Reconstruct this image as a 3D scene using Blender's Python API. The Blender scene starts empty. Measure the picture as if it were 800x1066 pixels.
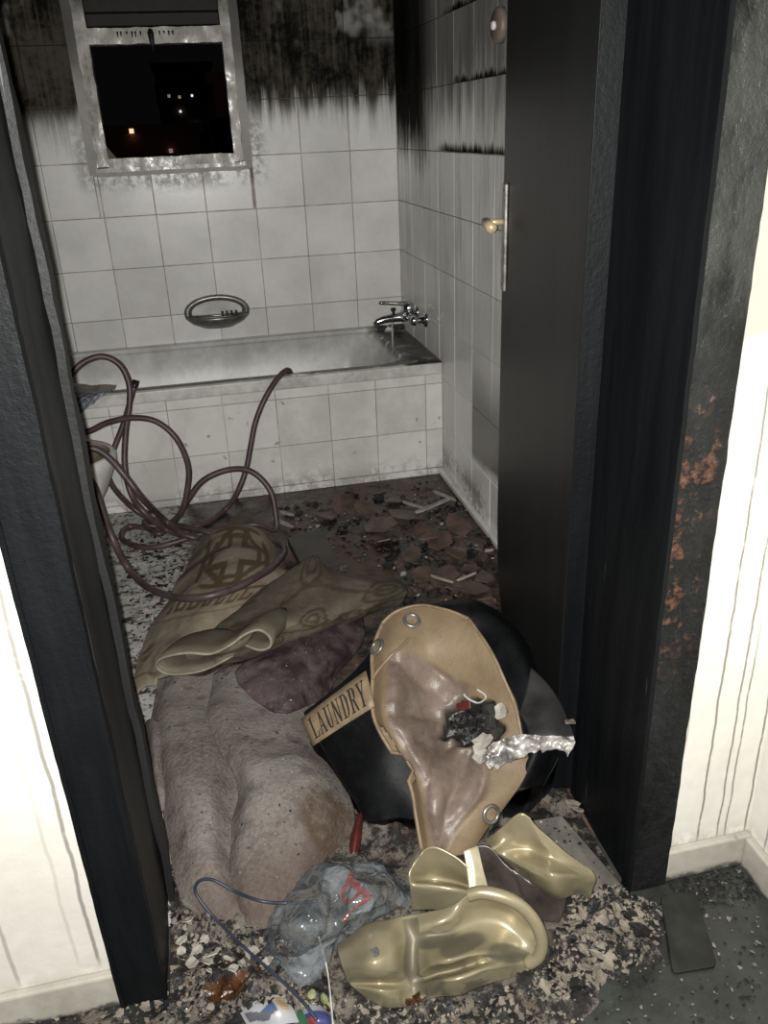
import bpy, math, random
from math import sin, cos, pi, radians, sqrt
from mathutils import Vector, noise
from mathutils.bvhtree import BVHTree

random.seed(7)
scene = bpy.context.scene
COL = scene.collection

# ------------------------------------------------------------------ camera
FPX, YAW, PITCH, ROLL = 866.6, 0.201142, 0.434078, -0.043353
CAM = Vector((-0.8647, -0.9905, 1.2823))
_f = Vector((sin(YAW)*cos(PITCH), cos(YAW)*cos(PITCH), -sin(PITCH)))
_r0 = Vector((cos(YAW), -sin(YAW), 0))
_u0 = _r0.cross(_f)
_r = _r0*cos(ROLL) + _u0*sin(ROLL)
_u = -_r0*sin(ROLL) + _u0*cos(ROLL)
cam_data = bpy.data.cameras.new('camera')
cam = bpy.data.objects.new('camera', cam_data)
COL.objects.link(cam)
cam_data.sensor_fit = 'VERTICAL'
cam_data.sensor_height = 36.0
cam_data.sensor_width = 36.0*800/1066
cam_data.lens = FPX/1066*36.0
cam_data.clip_start = 0.02
cam_data.clip_end = 300
from mathutils import Matrix
cam.matrix_world = Matrix(((_r.x, _u.x, -_f.x, CAM.x), (_r.y, _u.y, -_f.y, CAM.y), (_r.z, _u.z, -_f.z, CAM.z), (0, 0, 0, 1)))
scene.camera = cam

# ------------------------------------------------------------------ world: night
w = bpy.data.worlds.new('night')
scene.world = w
w.use_nodes = True
w.node_tree.nodes['Background'].inputs[0].default_value = (0.55, 0.5, 0.5, 1)
w.node_tree.nodes['Background'].inputs[1].default_value = 0.004

# ------------------------------------------------------------------ the light of the photograph: the phone's flash, just left of the lens
fl = bpy.data.lights.new('phone_flash_offscreen', 'AREA')
fl.shape = 'DISK'
fl.size = 0.010
fl.energy = 56
fl.color = (1.0, 0.98, 0.94)
flo = bpy.data.objects.new('phone_flash_offscreen', fl)
COL.objects.link(flo)
flo.matrix_world = cam.matrix_world.copy()
flo.location = CAM - _r*0.016 + _u*0.004 + _f*0.012
scene.view_settings.view_transform = 'Standard'
scene.view_settings.look = 'None'
scene.view_settings.gamma = 1
scene.view_settings.use_curve_mapping = False
scene.view_settings.exposure = 0.0


def px(x, y, ax, v):
    """direction of a photo pixel, met with the plane axis=v"""
    d = _f + _r*((x-400)/FPX) - _u*((y-533)/FPX)
    t = (v-CAM[ax])/d[ax]
    return CAM + d*t


def pt(p):
    if len(p) == 3:
        return px(p[0], p[1], 2, p[2])
    return px(p[0], p[1], 'xyz'.index(p[2]), p[3])


# ------------------------------------------------------------------ node helper
class S:
    def __init__(s, m, sock):
        s.m, s.k = m, sock

    def _op(s, op, o, rev=False):
        n = s.m.nt.nodes.new('ShaderNodeMath')
        n.operation = op
        a, b = (o, s) if rev else (s, o)
        s.m.put(a, n.inputs[0])
        s.m.put(b, n.inputs[1])
        return S(s.m, n.outputs[0])

    def __add__(s, o): return s._op('ADD', o)
    def __radd__(s, o): return s._op('ADD', o)
    def __sub__(s, o): return s._op('SUBTRACT', o)
    def __rsub__(s, o): return s._op('SUBTRACT', o, True)
    def __mul__(s, o): return s._op('MULTIPLY', o)
    def __rmul__(s, o): return s._op('MULTIPLY', o)
    def max(s, o): return s._op('MAXIMUM', o)
    def min(s, o): return s._op('MINIMUM', o)
    def abs(s): return s._op('ABSOLUTE', 0)
    def frac(s): return s._op('FRACT', 0)


class M:
    def __init__(s, name, rough=0.6, spec=0.4, metal=0.0):
        s.mat = bpy.data.materials.new(name)
        s.mat.use_nodes = True
        s.nt = s.mat.node_tree
        s.b = s.nt.nodes['Principled BSDF']
        s.b.inputs['Roughness'].default_value = rough
        s.b.inputs['Specular IOR Level'].default_value = spec
        s.b.inputs['Metallic'].default_value = metal

    def put(s, v, sock):
        if isinstance(v, S):
            s.nt.links.new(v.k, sock)
        elif isinstance(v, (tuple, list)):
            sock.default_value = (*v, 1) if len(v) == 3 and len(sock.default_value) == 4 else v
        else:
            sock.default_value = v

    def pos(s):
        return S(s, s.nt.nodes.new('ShaderNodeNewGeometry').outputs['Position'])

    def loc(s):
        return S(s, s.nt.nodes.new('ShaderNodeTexCoord').outputs['Object'])

    def xyz(s, v=None):
        n = s.nt.nodes.new('ShaderNodeSeparateXYZ')
        s.put(v or s.pos(), n.inputs[0])
        return [S(s, n.outputs[i]) for i in range(3)]

    def rnd(s):
        return S(s, s.nt.nodes.new('ShaderNodeObjectInfo').outputs['Random'])

    def attr(s, name):
        n = s.nt.nodes.new('ShaderNodeAttribute')
        n.attribute_name = name
        return S(s, n.outputs['Fac'])

    def attrc(s, name):
        n = s.nt.nodes.new('ShaderNodeAttribute')
        n.attribute_name = name
        return S(s, n.outputs['Color'])

    def noise(s, scale=5, detail=4, rough=0.6, stretch=(1, 1, 1), dist=0.0, off=(0, 0, 0), coord=None):
        mp = s.nt.nodes.new('ShaderNodeMapping')
        mp.inputs['Scale'].default_value = stretch
        mp.inputs['Location'].default_value = off
        s.put(coord or s.pos(), mp.inputs[0])
        n = s.nt.nodes.new('ShaderNodeTexNoise')
        s.nt.links.new(mp.outputs[0], n.inputs['Vector'])
        n.inputs['Scale'].default_value = scale
        n.inputs['Detail'].default_value = detail
        n.inputs['Roughness'].default_value = rough
        n.inputs['Distortion'].default_value = dist
        return S(s, n.outputs[0])

    def voro(s, scale=20, feature='F1', stretch=(1, 1, 1), out='Distance'):
        mp = s.nt.nodes.new('ShaderNodeMapping')
        mp.inputs['Scale'].default_value = stretch
        s.put(s.pos(), mp.inputs[0])
        n = s.nt.nodes.new('ShaderNodeTexVoronoi')
        n.feature = feature
        s.nt.links.new(mp.outputs[0], n.inputs['Vector'])
        n.inputs['Scale'].default_value = scale
        return S(s, n.outputs[out])

    def step(s, v, a, b, lo=0.0, hi=1.0):
        n = s.nt.nodes.new('ShaderNodeMapRange')
        n.interpolation_type = 'SMOOTHSTEP'
        s.put(v, n.inputs[0])
        for i, q in enumerate((a, b, lo, hi)):
            s.put(q, n.inputs[1+i])
        return S(s, n.outputs[0])

    def mix(s, f, a, b):
        n = s.nt.nodes.new('ShaderNodeMix')
        n.data_type = 'RGBA'
        s.put(f, n.inputs[0])
        s.put(a, n.inputs[6])
        s.put(b, n.inputs[7])
        return S(s, n.outputs[2])

    def color(s, v):
        s.put(v, s.b.inputs['Base Color'])
        return s

    def rough(s, v):
        s.put(v, s.b.inputs['Roughness'])
        return s

    def bump(s, h, dist=0.002, strength=1.0):
        n = s.nt.nodes.new('ShaderNodeBump')
        n.inputs['Strength'].default_value = strength
        n.inputs['Distance'].default_value = dist
        s.put(h, n.inputs['Height'])
        s.nt.links.new(n.outputs[0], s.b.inputs['Normal'])
        return s


MT = {}


def plain(name, c, rough=0.6, spec=0.4, metal=0.0, var=0.25, scale=30, bump=0.0):
    m = M(name, rough, spec, metal)
    n = m.noise(scale, 4, 0.65)
    d = tuple(q*(1-var) for q in c)
    l = tuple(min(1, q*(1+var)) for q in c)
    m.color(m.mix(m.step(n, 0.3, 0.7), d, l))
    if bump:
        m.bump(n, bump)
    MT[name] = m.mat
    return m


# --- sooty tile: white glaze, grey film, running soot above
def tile_mat(name, corner):
    m = M(name, 0.3, 0.45)
    x, y, z = m.xyz()
    film = m.noise(3.0, 5, 0.6)
    fine = m.noise(40, 4, 0.7)
    base = m.mix(m.step(film + 0.25*m.rnd() + 0.2*fine, 0.45, 1.0), (0.77, 0.76, 0.73), (0.57, 0.56, 0.535))
    st = m.noise(1.0, 5, 0.65, (26, 26, 1.6))
    st2 = m.noise(1.0, 4, 0.7, (75, 75, 3.5))
    big = m.noise(1.0, 4, 0.6, (4.5, 4.5, 3.0))
    zz = z + 0.30*(big-0.5) + 0.42*(st-0.5) + 0.16*(st2-0.5)
    if corner:
        # the right wall: heavy near the corner, lighter towards the door; soot caught on the tile joints
        near = m.step(y, 2.02, 2.30)
        soot = m.step(zz + 0.10*near, 1.22, 1.50)
        soot = soot.max(m.step(zz, 1.10, 1.30)*near)
        soot = soot*(0.66 + 0.34*near).min(1.0)
        rowf = ((z + 0.005)*5.0).frac()
        caught = m.step(rowf + 0.35*(st2-0.5) + 0.3*(st-0.5), 0.16, 0.02)*m.step(y + 0.4*(big-.5), 2.1, 1.85)*m.step(z, 1.0, 1.15)
        soot = soot.max(caught)
        # a stained patch where something stood low against the wall
        stain = m.step(y, 1.66, 1.64)*m.step(z + 0.1*(film-0.5), 0.2, 0.24)*m.step(z + 0.25*(film-.5), 0.66, 0.38)
        low = m.step(z + 0.12*(film-0.5), 0.16, 0.10)*m.step(fine + 1.2*(film-0.5), 0.50, 0.66)*0.6
        base = m.mix(low, base, (0.09, 0.08, 0.07))
        base = m.mix(m.step(st + .4*(st2-.5) + .3*(big-.5), 0.42, 0.70)*m.step(z, 0.5, 1.0)*0.5, base, (0.13, 0.125, 0.115))
        base = m.mix(stain*0.85, base, (0.055, 0.048, 0.042))
    else:
        left = m.step(x, -1.15, -1.35)
        soot = m.step(zz + 0.05*left, 1.25, 1.43)*m.step(z + .05*(st-.5), 1.30, 1.40, 0.45, 1.0)
        ringx = m.step((x + 0.91).abs(), 0.40, 0.33)
        ringz = m.step(z, 1.06, 1.14)
        soot = soot.max(ringx*ringz*m.step(fine + 0.8*(big-.5) + 0.3*(st-.5), 0.35, 0.6)*0.42)
        clean = m.step(m.noise(7, 3, 0.6, (1, 1, .8), off=(1.3, 0, 4.1)), 0.52, 0.66)
        soot = soot*(1 - 0.35*clean*m.step(z, 1.55, 1.66))
    dark = m.mix(m.step(big + 0.5*(fine-.5) + 0.5*(st2-.5) + 0.4*(st-.5), 0.36, 0.68), (0.006, 0.006, 0.0055) if not corner else (0.003, 0.003, 0.003), (0.072, 0.064, 0.052) if not corner else (0.022, 0.021, 0.019))
    m.color(m.mix(soot, base, dark))
    m.rough(0.28 + 0.55*soot)
    m.put(0.45 - 0.40*soot, m.b.inputs['Specular IOR Level'])
    m.bump(fine, 0.0002)
    MT[name] = m.mat


tile_mat('tile_back', False)
tile_mat('tile_right', True)

m = M('tub_tile', 0.3, 0.45)
x, y, z = m.xyz()
n1 = m.noise(4, 5, 0.6); n2 = m.noise(30, 4, 0.7)
c = m.mix(m.step(n1 + 0.3*n2 + 0.15*m.rnd(), 0.55, 0.95), (0.66, 0.65, 0.62), (0.50, 0.49, 0.46))
sm = m.step(z + 0.16*(n1-0.5) + 0.05*(n2-.5), 0.10, 0.02)*m.step(n2 + 0.6*(n1-.5), 0.38, 0.6)
c = m.mix(sm*0.45, c, (0.12, 0.11, 0.10))
spk = m.step(m.noise(26, 2, 0.5), 0.70, 0.76)
m.color(m.mix(spk*0.6, c, (0.15, 0.13, 0.12)))
MT['tub_tile'] = m.mat

m = M('grout_back', 0.9, 0.2)
x, y, z = m.xyz()
n1 = m.noise(9, 4, 0.6)
c = m.mix(m.step(n1, 0.4, 0.65), (0.20, 0.17, 0.14), (0.56, 0.53, 0.48))
m.color(m.mix(m.step(z + 0.3*(n1-.5), 1.28, 1.45), c, (0.02, 0.018, 0.015)))
MT['grout_back'] = m.mat

m = M('enamel', 0.35, 0.45)
x, y, z = m.xyz()
n1 = m.noise(5, 5, 0.6); n2 = m.noise(26, 4, 0.7)
c = m.mix(m.step(n1 + .4*n2, 0.5, 0.9), (0.58, 0.575, 0.56), (0.38, 0.375, 0.36))
# burnt soot lying on the deck at the tap end, and on the flat of the rim
so = m.step(x + 0.10*(n1-.5) + 0.05*(n2-.5), -0.20, -0.12)*m.step(z, 0.42, 0.45)
wp = m.step(m.noise(16, 3, 0.5, off=(3, 1, 0)), 0.55, 0.62)
flat = m.step(z, 0.455, 0.461)*m.step(n1 + 0.6*(n2-.5), 0.25, 0.45)*m.step(y, 2.5, 2.2)
m.color(m.mix((so*(1-wp)).max(flat*0.75), c, (0.02, 0.018, 0.016)))
MT['enamel'] = m.mat

m = M('tub_lip', 0.35, 0.45)
n1 = m.noise(6, 5, 0.65); n2 = m.noise(40, 3, 0.6)
m.color(m.mix(m.step(n1 + .4*n2, 0.5, 0.95), (0.60, 0.59, 0.56), (0.36, 0.35, 0.32)))
MT['tub_lip'] = m.mat


# --- corridor wall paint with water runs
def runs_mat(name, lines, axis=0, sootz=None):
    m = M(name, 0.55, 0.35)
    p3 = m.xyz()
    a, z = p3[axis], p3[2]
    n1 = m.noise(2.2, 5, 0.6); n2 = m.noise(35, 3, 0.6)
    c = m.mix(m.step(n1 + .3*n2, 0.45, 0.95), (0.66, 0.64, 0.585), (0.54, 0.52, 0.47))
    wob = 0.014*(m.noise(1.0, 3, 0.6, (0.6, 0.6, 9))-0.5)
    acc = None
    for (v, wd, st, z0, z1) in lines:
        l = m.step((a - (v + 0.0) + wob).abs(), wd, wd*0.35)*(m.step(z, z0-0.02, z0+0.02)*m.step(z, z1+0.1, z1-0.1)*st)
        acc = l if acc is None else acc.max(l)
    if acc is not None:
        c = m.mix(acc*m.step(n2 + .5*(n1-.5), 0.2, 0.5, 0.55, 1.0), c, (0.20, 0.19, 0.165))
    if sootz:
        c = m.mix(m.step(z + 0.10*(n1-.5) + 0.02*(n2-.5), sootz, sootz+0.03)*0.8, c, (0.30, 0.28, 0.235))
    foot = m.step(z + 0.08*(n2-.5) + 0.05*(n1-.5), 0.115, 0.06)*m.step(n2, 0.35, 0.65)
    c = m.mix(foot*0.6, c, (0.26, 0.24, 0.20))
    m.color(c)
    m.bump(n2, 0.0008)
    MT[name] = m.mat


def lx(x, y): return px(x, y, 1, 0).x


runs_mat('corridor_paint', [
    (lx(697, 880), 0.0028, 0.8, 0.07, 0.62), (lx(726, 873), 0.0030, 1.0, 0.07, 1.0), (lx(746, 870), 0.0028, 0.95, 0.07, 0.95),
    (lx(754, 869), 0.0026, 0.9, 0.07, 0.5), (lx(775, 864), 0.0030, 1.0, 0.07, 1.1), (lx(731, 660), 0.0022, 0.5, 0.3, 1.0),
    (lx(788, 855), 0.0026, 0.8, 0.07, 0.9),
    (lx(103, 1002), 0.0042, 0.85, 0.09, 0.95), (lx(17, 1017), 0.0045, 0.55, 0.08, 0.66), (lx(78, 990), 0.004, 0.25, 0.1, 0.7),
    (-1.42, 0.004, 0.6, 0.1, 0.9), (-1.55, 0.004, 0.6, 0.1, 1.2), (-1.68, 0.004, 0.5, 0.1, 0.8)], 0, 0.985)
runs_mat('corridor_paint_side', [(-0.05, 0.003, 0.9, 0.07, 1.0), (-0.13, 0.003, 0.8, 0.07, 0.8), (-0.3, 0.003, 0.8, 0.07, 1.1)], 1, 0.985)

m = M('baseboard_paint', 0.5, 0.4)
n1 = m.noise(6, 5, 0.6); n2 = m.noise(45, 3, 0.6)
x, y, z = m.xyz()
c = m.mix(m.step(n1 + .3*n2, 0.45, 0.9), (0.40, 0.38, 0.33), (0.25, 0.235, 0.20))
c = m.mix(m.step(z + .03*(n2-.5) + 0.05*(n1-.5), 0.018, 0.004)*0.9, c, (0.03, 0.03, 0.026))
m.color(m.mix(m.step(n1*0.5 + n2*0.5, 0.60, 0.63)*0.7, c, (0.06, 0.05, 0.04)))
MT['baseboard_paint'] = m.mat

# --- charred paint
m = M('char_gloss', 0.5, 0.12)
n1 = m.noise(3, 5, 0.6, (8, 8, 0.8)); n2 = m.noise(90, 3, 0.7)
scr = m.step(m.noise(1.0, 3, 0.6, (60, 60, 5)), 0.71, 0.76)*m.step(m.noise(3.0, 2, 0.5), 0.5, 0.65)
c = m.mix(m.step(n1, 0.3, 0.7), (0.0022, 0.0028, 0.0034), (0.0048, 0.0056, 0.0064))
m.color(m.mix(scr*0.6, c, (0.16, 0.16, 0.16)))
m.rough(0.42 + 0.25*n1)
m.bump(n2 + n1, 0.0012)
MT['char_gloss'] = m.mat

m = M('char_door', 0.45, 0.22)
n1 = m.noise(1.0, 5, 0.6, (12, 12, 0.7)); n2 = m.noise(70, 3, 0.7)
m.color(m.mix(m.step(n1, 0.3, 0.7), (0.007, 0.0075, 0.0075), (0.013, 0.0135, 0.0135)))
m.bump(n2, 0.0005)
MT['char_door'] = m.mat

m = M('char_reveal', 0.5, 0.15)
n1 = m.noise(1.0, 5, 0.6, (14, 14, 0.9)); n2 = m.noise(90, 3, 0.7)
scr = m.step(m.noise(1.0, 3, 0.6, (90, 45, 3)), 0.66, 0.72)*m.step(m.noise(2.2, 2, 0.5, off=(0, 0, .4)), 0.48, 0.6)
c = m.mix(m.step(n1, 0.3, 0.7), (0.008, 0.0085, 0.009), (0.016, 0.0165, 0.017))
m.color(m.mix(scr*0.5, c, (0.25, 0.25, 0.25)))
m.bump(n2, 0.001)
MT['char_reveal'] = m.mat

m = M('char_rust', 0.5, 0.3)
x, y, z = m.xyz()
n1 = m.noise(14, 6, 0.7, (1, 1, 0.45)); n2 = m.noise(60, 4, 0.7); n3 = m.noise(34, 5, 0.65, off=(2, 0, 1))
c = m.mix(m.step(n1, 0.35, 0.7), (0.0014, 0.0017, 0.002), (0.009, 0.0105, 0.0105))
band = m.step(z, 0.44, 0.58)*m.step(z + 0.1*(n1-.5), 0.98, 0.78)*m.step(x, -0.172, -0.20)
c = m.mix(band*m.step(n3 + .9*(n2-.5), 0.52, 0.68), c, (0.070, 0.030, 0.016))
bl = m.step(n2 + 0.7*(n3-.5), 0.68, 0.74)*m.step(z, 0.30, 0.5)
c = m.mix(bl*0.5, c, (0.10, 0.085, 0.075))
c = m.mix(m.step(z + 0.25*(n1-.5), 0.98, 1.15)*m.step(n1, .36, .6)*0.8, c, (0.030, 0.033, 0.029))
m.color(c)
m.rough(0.35 + 0.4*n2)
m.bump(n1 + n2*0.6 + n3*.8, 0.006)
MT['char_rust'] = m.mat

# --- floors
m = M('bath_floor', 0.3, 0.45)
x, y, z = m.xyz()
n1 = m.noise(5, 6, 0.65); n2 = m.noise(28, 5, 0.7); n3 = m.noise(11, 5, 0.7, off=(5, 2, 0)); n4 = m.noise(75, 3, 0.6)
c = m.mix(m.step(n1 + .4*(n2-.5), 0.42, 0.58), (0.018, 0.015, 0.013), (0.085, 0.055, 0.042))
c = m.mix(m.step(n3 + .3*(n4-.5), 0.55, 0.62), c, (0.010, 0.009, 0.008))
ash = m.step(x + 0.25*(n1-.5), -0.98, -1.08)
c = m.mix(ash*m.step(n2 + .5*(n4-.5), 0.40, 0.52), c, (0.40, 0.40, 0.385))
c = m.mix(m.step(n1 + .5*(n3-.5) + .3*(n2-.5), 0.60, 0.66)*m.step(y, 1.75, 1.3)*0.8, c, (0.16, 0.165, 0.165))
c = m.mix(m.step(n2 + .4*(n4-.5), 0.66, 0.72)*0.7, c, (0.30, 0.28, 0.26))
m.color(c)
m.rough(m.step(n1, 0.35, 0.6, 0.12, 0.6))
m.bump(n2 + n4*.5, 0.003)
MT['bath_floor'] = m.mat

m = M('corridor_floor', 0.4, 0.45)
n1 = m.noise(5, 6, 0.6); n2 = m.noise(24, 5, 0.7); n4 = m.noise(80, 3, 0.6)
c = m.mix(m.step(n1 + .25*(n2-.5), 0.36, 0.62), (0.013, 0.0145, 0.013), (0.034, 0.038, 0.034))
c = m.mix(m.step(n2 + .3*(n1-.5), 0.60, 0.68)*0.7, c, (0.011, 0.011, 0.010))
c = m.mix(m.step(n4 + .5*(n2-.5), 0.68, 0.74)*0.55, c, (0.11, 0.10, 0.08))
m.color(c)
m.rough(m.step(n1, 0.35, 0.6, 0.3, 0.6))
m.bump(n2 + n4*.4, 0.0012)
MT['corridor_floor'] = m.mat

m = M('rubble', 0.7, 0.3)
n1 = m.noise(22, 6, 0.7); n2 = m.noise(60, 4, 0.7); n3 = m.noise(9, 4, 0.6, off=(3, 3, 0))
c = m.mix(m.step(n1 + .3*(n2-.5), 0.44, 0.56), (0.012, 0.011, 0.010), (0.11, 0.095, 0.078))
c = m.mix(m.step(n2 + .5*(n3-.5), 0.55, 0.65), c, (0.014, 0.013, 0.012))
c = m.mix(m.step(n3 + .3*(n1-.5), 0.60, 0.68)*0.6, c, (0.065, 0.04, 0.024))
m.color(c)
m.bump(n1 + n2, 0.006)
MT['rubble'] = m.mat

plain('plaster', (0.30, 0.285, 0.26), 0.9, 0.2)
plain('ceiling_soot', (0.03, 0.028, 0.026), 0.9, 0.2)
plain('soot_wall', (0.16, 0.15, 0.14), 0.8, 0.3, var=.4, scale=4)

m = M('window_paint', 0.22, 0.4)
x, y, z = m.xyz()
n1 = m.noise(1.0, 5, 0.65, (14, 14, 5)); n2 = m.noise(50, 4, 0.7); n3 = m.noise(6, 4, 0.6)
c = m.mix(m.step(n1 + .4*(n2-.5), 0.3, 0.62), (0.28, 0.265, 0.23), (0.40, 0.39, 0.35))
c = m.mix(m.step(z + .2*(n3-.5), 1.66, 1.78)*0.92, c, (0.02, 0.018, 0.016))
m.color(c)
m.rough(m.step(n2, .35, .65, 0.2, 0.42))
m.bump(n1, 0.0018)
MT['window_paint'] = m.mat
m = M('window_surround', 0.5, 0.4)
x, y, z = m.xyz()
n1 = m.noise(9, 5, 0.65); n2 = m.noise(50, 4, 0.7)
c = m.mix(m.step(n1 + .4*(n2-.5), 0.3, 0.62), (0.25, 0.24, 0.215), (0.33, 0.32, 0.29))
m.color(m.mix(m.step(z + .2*(n1-.5), 1.42, 1.62)*0.9, c, (0.025, 0.023, 0.02)))
m.bump(n2, 0.0003)
MT['window_surround'] = m.mat
plain('shutter', (0.012, 0.011, 0.010), 0.6, 0.3)
plain('chrome', (0.55, 0.56, 0.58), 0.16, 0.5, 1.0, var=.15)
plain('chrome_dull', (0.22, 0.215, 0.20), 0.35, 0.5, 0.7, var=.3)
plain('brass', (0.72, 0.58, 0.34), 0.35, 0.5, 0.4, var=.12)
plain('steel_aged', (0.26, 0.245, 0.225), 0.4, 0.5, 0.6, var=.45)
plain('hose_rubber', (0.062, 0.040, 0.041), 0.42, 0.4, var=.3, scale=20)
plain('hose_end', (0.012, 0.011, 0.012), 0.4, 0.4)
plain('ceramic_white', (0.55, 0.54, 0.52), 0.2, 0.5, var=.18, scale=8)
plain('ceramic_dirty', (0.22, 0.18, 0.125), 0.35, 0.45, var=.35, scale=10)
plain('disc_beige', (0.17,0.135,0.11), 0.5, 0.4, var=.15)
plain('disc_white', (0.75, 0.74, 0.72), 0.4, 0.4, var=.08)
plain('black_plastic', (0.004, 0.0044, 0.005), 0.5, 0.12, var=.5, scale=14, bump=0.002)
plain('tan_piping', (0.17, 0.125, 0.078), 0.5, 0.35)
plain('char', (0.010, 0.0095, 0.009), 0.55, 0.4, var=.6, scale=60, bump=.004)
plain('foil_grey', (0.28, 0.265, 0.245), 0.3, 0.5, 0.2, var=.7, scale=40, bump=.003)
plain('film_dark', (0.020, 0.0195, 0.02), 0.4, 0.45, var=.4, scale=12)
plain('plaster_flake', (0.165, 0.143, 0.115), 0.8, 0.25, var=.35, scale=18)
plain('paint_white', (0.29, 0.27, 0.235), 0.6, 0.3, var=.25, scale=18)
plain('brown_sheet', (0.085, 0.058, 0.046), 0.38, 0.4, var=.45, scale=14)
plain('amber_melt', (0.045, 0.019, 0.008), 0.25, 0.5, var=.5, scale=30, bump=.003)
plain('splinter', (0.26, 0.235, 0.20), 0.7, 0.3)
plain('blue_cord', (0.024, 0.030, 0.045), 0.45, 0.4)
plain('white_cord', (0.36, 0.35, 0.33), 0.5, 0.4)
plain('red_plastic', (0.060, 0.011, 0.009), 0.35, 0.45)
plain('green_leaf', (0.17, 0.19, 0.09), 0.5, 0.3)
plain('slab_dark', (0.012, 0.0135, 0.012), 0.42, 0.4, var=.5, scale=20)
plain('grey_board', (0.085, 0.077, 0.066), 0.6, 0.3, var=.3, scale=12)
plain('dark_board', (0.045, 0.040, 0.035), 0.45, 0.4, var=.3, scale=12)
plain('facade', (0.30, 0.15, 0.10), 0.9, 0.1)
plain('facade_dark', (0.10, 0.07, 0.06), 0.9, 0.1)
plain('dark_glass', (0.006, 0.004, 0.004), 0.8, 0.1)
plain('letter_black', (0.02, 0.017, 0.015), 0.6, 0.3)
for nm, c, e in (('lit_warm', (1, 0.62, 0.35), 1.3), ('lit_cool', (0.95, 0.95, 1.0), 0.9), ('lit_dim', (1, 0.7, 0.5), 0.22)):
    m = M(nm)
    m.color((0.05, 0.05, 0.05))
    m.b.inputs['Emission Color'].default_value = (*c, 1)
    m.b.inputs['Emission Strength'].default_value = e
    MT[nm] = m.mat

# --- cloths
m = M('rug_pattern', 0.75, 0.25)
n1 = m.noise(8, 5, 0.65); n2 = m.noise(60, 4, 0.7)
c = m.mix(m.step(n1 + .3*(n2-.5), 0.35, 0.7), (0.16, 0.130, 0.092), (0.23, 0.198, 0.150))
c = m.mix(m.attr('pat')*m.step(n2, 0.25, 0.5, 0.6, 0.9), c, (0.068, 0.040, 0.020))
c = m.mix(m.step(n1 + .5*(m.noise(4, 3, .6, off=(7, 1, 2))-.5), 0.55, 0.68)*0.75, c, (0.065, 0.042, 0.028))
m.color(c)
m.bump(n2, 0.001)
MT['rug_pattern'] = m.mat

m = M('rug_floral', 0.75, 0.25)
n1 = m.noise(8, 5, 0.65); n2 = m.noise(60, 4, 0.7)
c = m.mix(m.step(n1 + .3*(n2-.5), 0.35, 0.7), (0.082, 0.068, 0.047), (0.135, 0.117, 0.088))
c = m.mix(m.attr('pat')*0.75, c, (0.045, 0.030, 0.018))
c = m.mix(m.step(m.noise(13, 4, .6, off=(2, 1, 2)), 0.60, 0.70)*0.8, c, (0.065, 0.033, 0.016))
m.color(c)
m.bump(n2, 0.001)
MT['rug_floral'] = m.mat
plain('rug_edge', (0.20, 0.18, 0.14), 0.8, 0.2, var=.2)

m = M('towel', 0.9, 0.12)
n1 = m.noise(5, 5, 0.65); n2 = m.noise(120, 3, 0.7); n3 = m.noise(16, 5, 0.7); n4 = m.noise(45, 4, .7)
c = m.mix(m.step(n1 + .3*(n3-.5), 0.35, 0.65), (0.118, 0.097, 0.085), (0.178, 0.160, 0.145))
c = m.mix(m.step(n2 + .3*(n4-.5), 0.42, 0.60)*0.35, c, (0.23, 0.215, 0.20))
c = m.mix(m.step(n3 + .3*(n4-.5), 0.52, 0.64)*0.7, c, (0.085, 0.067, 0.063))
c = m.mix(m.step(n4 + .6*(n1-.5), 0.66, 0.74)*0.6, c, (0.032, 0.024, 0.022))
x, y, z = m.xyz()
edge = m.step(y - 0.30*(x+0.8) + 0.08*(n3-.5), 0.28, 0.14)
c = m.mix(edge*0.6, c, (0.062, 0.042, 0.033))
def blot(p, r):
    dx, dy = x - p.x, y - p.y
    return m.step(dx*dx + dy*dy + r*r*1.6*(n3-.5), r*r*1.15, r*r*0.55)
c = m.mix(blot(pt((348, 858, .06)), .075)*m.step(n4 + .5*(n3-.5), .35, .6, .35, .85), c, (0.060, 0.040, 0.026))
m.color(c)
m.bump(n2 + n4*.8, 0.0030)
MT['towel'] = m.mat

m = M('purple_cloth', 0.55, 0.35)
n1 = m.noise(12, 5, 0.65); n2 = m.noise(70, 4, 0.7)
c = m.mix(m.step(n1, 0.38, 0.62), (0.030, 0.017, 0.020), (0.085, 0.064, 0.066))
m.color(m.mix(m.step(n2 + .5*(n1-.5), 0.64, 0.70)*0.7, c, (0.15, 0.13, 0.12)))
m.bump(n1 + n2*.4, 0.006)
MT['purple_cloth'] = m.mat

m = M('liner', 0.5, 0.35)
n1 = m.noise(9, 5, 0.65); n2 = m.noise(70, 4, 0.7)
tan = m.mix(m.step(n1, 0.35, 0.68), (0.145, 0.102, 0.060), (0.185, 0.136, 0.084))
pink = m.mix(m.step(n1 + .3*(n2-.5), 0.35, 0.65), (0.10, 0.074, 0.060), (0.165, 0.128, 0.105))
c = m.mix(m.attr('inner'), tan, pink)
c = m.mix(m.attr('burn'), c, (0.012, 0.011, 0.010))
m.color(m.mix(m.step(n2 + .4*(n1-.5), 0.70, 0.74)*0.5, c, (0.05, 0.04, 0.03)))
m.rough(0.55 - 0.15*m.attr('inner'))
m.bump(n2*.4 + n1, 0.003)
MT['liner'] = m.mat

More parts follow.
